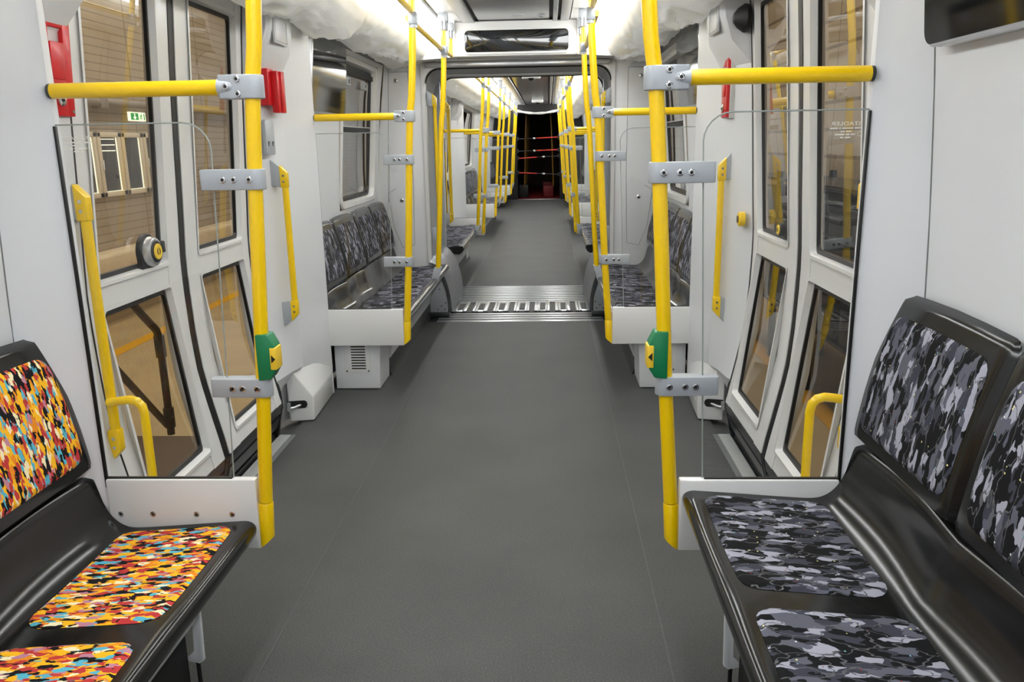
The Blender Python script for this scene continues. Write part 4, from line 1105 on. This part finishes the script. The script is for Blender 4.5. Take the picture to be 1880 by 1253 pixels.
# casement windows in the hall wall
for i in range(5):
    ya = 10.62 + i*.66; yb = ya + .62; za, zb = .85, 1.74
    lab = ['hall casement window leftmost outside the left door', 'hall casement window second from left outside the left door', 'hall casement window third from left outside the left door', 'hall casement window fourth from left outside the left door', 'hall casement window farthest right outside the left door'][i]
    t = thing('casement_window', (HX, (ya+yb)/2, za), lab, 'window', 'hall windows')
    b = B()
    for (a, c, e, f) in ((ya, yb, za, za+.07), (ya, yb, zb-.07, zb), (ya, ya+.075, za, zb), (yb-.075, yb, za, zb)): b.box(HX, HX+.05, a, c, e, f, .008)
    fin('window_frame', b, 'cream', t)
    b = B(); b.box(HX+.002, HX+.012, ya+.07, yb-.07, za+.06, zb-.06); fin('window_pane', b, 'winglass', t)
    b = B(); b.box(HX+.004, HX+.02, ya+.07, yb-.07, za+.06, za+.075); b.box(HX+.004, HX+.02, yb-.088, yb-.075, za+.07, zb-.07); fin('painted_glint', b, 'sign_glint_white', t)  # glowing strips paint in light caught along the pane edges
    if i % 2:
        b = B(); b.box(HX+.05, HX+.075, ya+.02, ya+.055, 1.22, 1.36, .008); fin('window_handle', b, 'white_gloss', t)
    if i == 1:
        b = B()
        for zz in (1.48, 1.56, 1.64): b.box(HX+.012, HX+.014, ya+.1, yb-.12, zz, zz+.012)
        fin('painted_tube_reflection', b, 'sign_glint_white', t)  # glowing bars imitate tube lamps mirrored in the pane
# fire exit sign
t = thing('exit_sign', (HX+.04, 12.53, 1.92), 'green and white emergency exit sign on the hall wall', 'sign')
b = B(); b.box(HX, HX+.03, 12.28, 12.78, 1.915, 2.045, .003); fin('sign_panel', b, 'sign_glint_white', t)
b = B(); b.box(HX+.03, HX+.033, 12.32, 12.55, 1.93, 2.03); gsq = fin('green_field', b, 'signgreen', t)
X0 = HX+.034
b = B(); b.box(X0, X0+.002, 12.422, 12.448, 1.955, 2.022); b.prism([(X0, 12.385, 1.972), (X0, 12.485, 1.972), (X0, 12.435, 1.936)], (.002, 0, 0)); fin('down_arrow', b, 'sign_glint_white', gsq)
X1 = HX+.031
b = B(); b.box(X1, X1+.002, 12.715, 12.745, 1.93, 2.03); b.cyl((X1, 12.645, 2.017), (1, 0, 0), .011, .002, 12)
for p in (((12.64, 2.002), (12.625, 1.972)), ((12.625, 1.972), (12.65, 1.955)), ((12.65, 1.955), (12.64, 1.935)), ((12.625, 1.972), (12.605, 1.95)), ((12.605, 1.95), (12.58, 1.945)), ((12.64, 2.0), (12.67, 1.985)), ((12.64, 2.0), (12.61, 1.995)), ((12.61, 1.995), (12.598, 1.978))):
    b.tube([(X1+.001, p[0][0], p[0][1]), (X1+.001, p[1][0], p[1][1])], .006, 6)
fin('running_man', b, 'signgreen', t)
# pipe along wall
b = B(); b.tube([(HX+.10, 3, 2.14), (HX+.10, 26, 2.14)], .06, 12); b.box(HX+.02, HX+.16, 11.3, 11.5, 2.05, 2.23, .02)
tag(fin('wall_pipe', b, mat('grey_duct', rgb(150, 140, 128), .5), loc=(HX+.1, 12, 2.14)), 'grey pipe along the hall wall above the exit sign', 'pipe')
# bent dark pipe and strut outside the left door
b = B(); b.tube([(-2.2, 4.55, .66), (-2.2, 4.70, .52), (-2.2, 4.84, .40), (-2.2, 4.868, .33), (-2.2, 4.868, .10), (-2.2, 4.868, -.3)], .024, 12); b.tube([(-2.2, 4.862, .36), (-2.2, 4.866, .22)], .033, 12); b.tube([(-2.2, 4.868, -.12), (-2.2, 4.868, -.25)], .034, 12)
tag(fin('stand_pipe', b, 'pipe', loc=(-2.2, 4.868, -.3)), 'bent dark pipe standing outside the left door', 'pipe')
b = B(); b.tube([(-2.22, 4.1, .55), (-2.22, 4.87, -.24)], .022, 12)
tag(fin('slanted_strut', b, 'pipe', loc=(-2.22, 4.5, .1)), 'slanted dark strut crossing outside the left door', 'strut')
b = B(); b.box(-2.3, -1.34, 2.0, 4.30, -.16, -.10, .004); b.box(-2.25, -2.19, 2.1, 2.2, -.9, -.16); b.box(-2.25, -2.19, 4.1, 4.2, -.9, -.16); b.box(-1.45, -1.39, 2.1, 2.2, -.9, -.16); b.box(-1.45, -1.39, 4.1, 4.2, -.9, -.16)
tag(fin('timber_platform', b, 'deck', loc=(-1.8, 3.2, -.16)), 'brown timber platform outside the left door at floor level', 'platform')
# storage rack outside the right door
t = thing('storage_rack', (3.0, 8.3, -.9), 'dark steel storage rack outside the right door', 'rack')
b = B()
for yy in (6.4, 7.7, 9.0, 10.3):
    for xx in (2.75, 3.3): b.box(xx-.03, xx+.03, yy-.03, yy+.03, -.9, 1.15)
fin('uprights', b, 'rack', t)
for zz in (-.25, .2, .65, 1.08):
    b = B(); b.box(2.72, 3.33, 6.4, 10.3, zz-.03, zz); fin('shelf', b, 'rack', t)
rn = random.Random(5); k = 0
desc = ['low', 'middle', 'upper']; NTH = ['first', 'second', 'third', 'fourth', 'fifth', 'sixth', 'seventh', 'eighth', 'ninth', 'tenth']
for zi, zz in enumerate((-.25, .2, .65)):
    y = 6.5; k = -1
    while y < 10.0:
        w = rn.uniform(.3, .5); h = rn.uniform(.2, .36); k += 1
        b = B(); b.box(2.74, 3.25, y, y+w, zz+.001, zz+h, .012); b.box(2.735, 2.742, y+w*.25, y+w*.75, zz+h*.55, zz+h*.75)
        tag(fin('storage_crate', b, rn.choice(['crate', 'carton', 'rack', 'crate']), loc=(3, y+w/2, zz)), '%s box from the near end, %s shelf of the rack outside' % (NTH[k], desc[zi]), 'crate', 'boxes on the storage rack')
        y += w + rn.uniform(.04, .15)

# ------------------------------------------------------------------ lights, world, camera
def area(loc, size, power, rot=(0, 0, 0), col=(1, 1, 1)):
    l = bpy.data.lights.new('hall_light', 'AREA'); l.shape = 'RECTANGLE'; l.size, l.size_y = size; l.energy = power; l.color = col
    o = bpy.data.objects.new('hall_light', l); COL.objects.link(o); o.location = loc; o.rotation_euler = rot
    return o
area((-3.6, 9, 5.5), (2, 16), 420, col=(1, .96, .90))
area((2.5, 8, 5.5), (1.2, 16), 230, col=(1, .96, .90))
w = bpy.data.worlds.new('World'); SC.world = w; w.use_nodes = True
w.node_tree.nodes['Background'].inputs[0].default_value = (.9, .85, .78, 1); w.node_tree.nodes['Background'].inputs[1].default_value = .15

f_px, pitch, yaw, roll = 1489.45, math.radians(13.7649), math.radians(2.7087), math.radians(-1.0468)
cy_, sy_ = math.cos(yaw), math.sin(yaw)
r_ = V((cy_, sy_, 0)); fw = V((-sy_, cy_, 0)); up = V((0, 0, 1))
F = fw*math.cos(pitch) - up*math.sin(pitch); U = fw*math.sin(pitch) + up*math.cos(pitch)
R = r_*math.cos(roll) + U*math.sin(roll); U2 = -r_*math.sin(roll) + U*math.cos(roll)
cam = bpy.data.cameras.new('camera'); co = bpy.data.objects.new('camera', cam); COL.objects.link(co)
mw = Matrix((R, U2, -F)).transposed().to_4x4(); mw.translation = V((.2535, 0, 1.5)); co.matrix_world = mw
cam.sensor_fit = 'HORIZONTAL'; cam.sensor_width = 36; cam.lens = f_px*36/1880; cam.clip_start = .02; cam.clip_end = 100
SC.camera = co

SC.view_settings.view_transform = 'Standard'; SC.view_settings.look = 'None'; SC.view_settings.exposure = 0.0; SC.view_settings.gamma = 1.0
try:
    SC.cycles.max_bounces = 8; SC.cycles.diffuse_bounces = 4; SC.cycles.glossy_bounces = 4; SC.cycles.transparent_max_bounces = 16
    SC.cycles.sample_clamp_indirect = 6.0
except Exception: pass
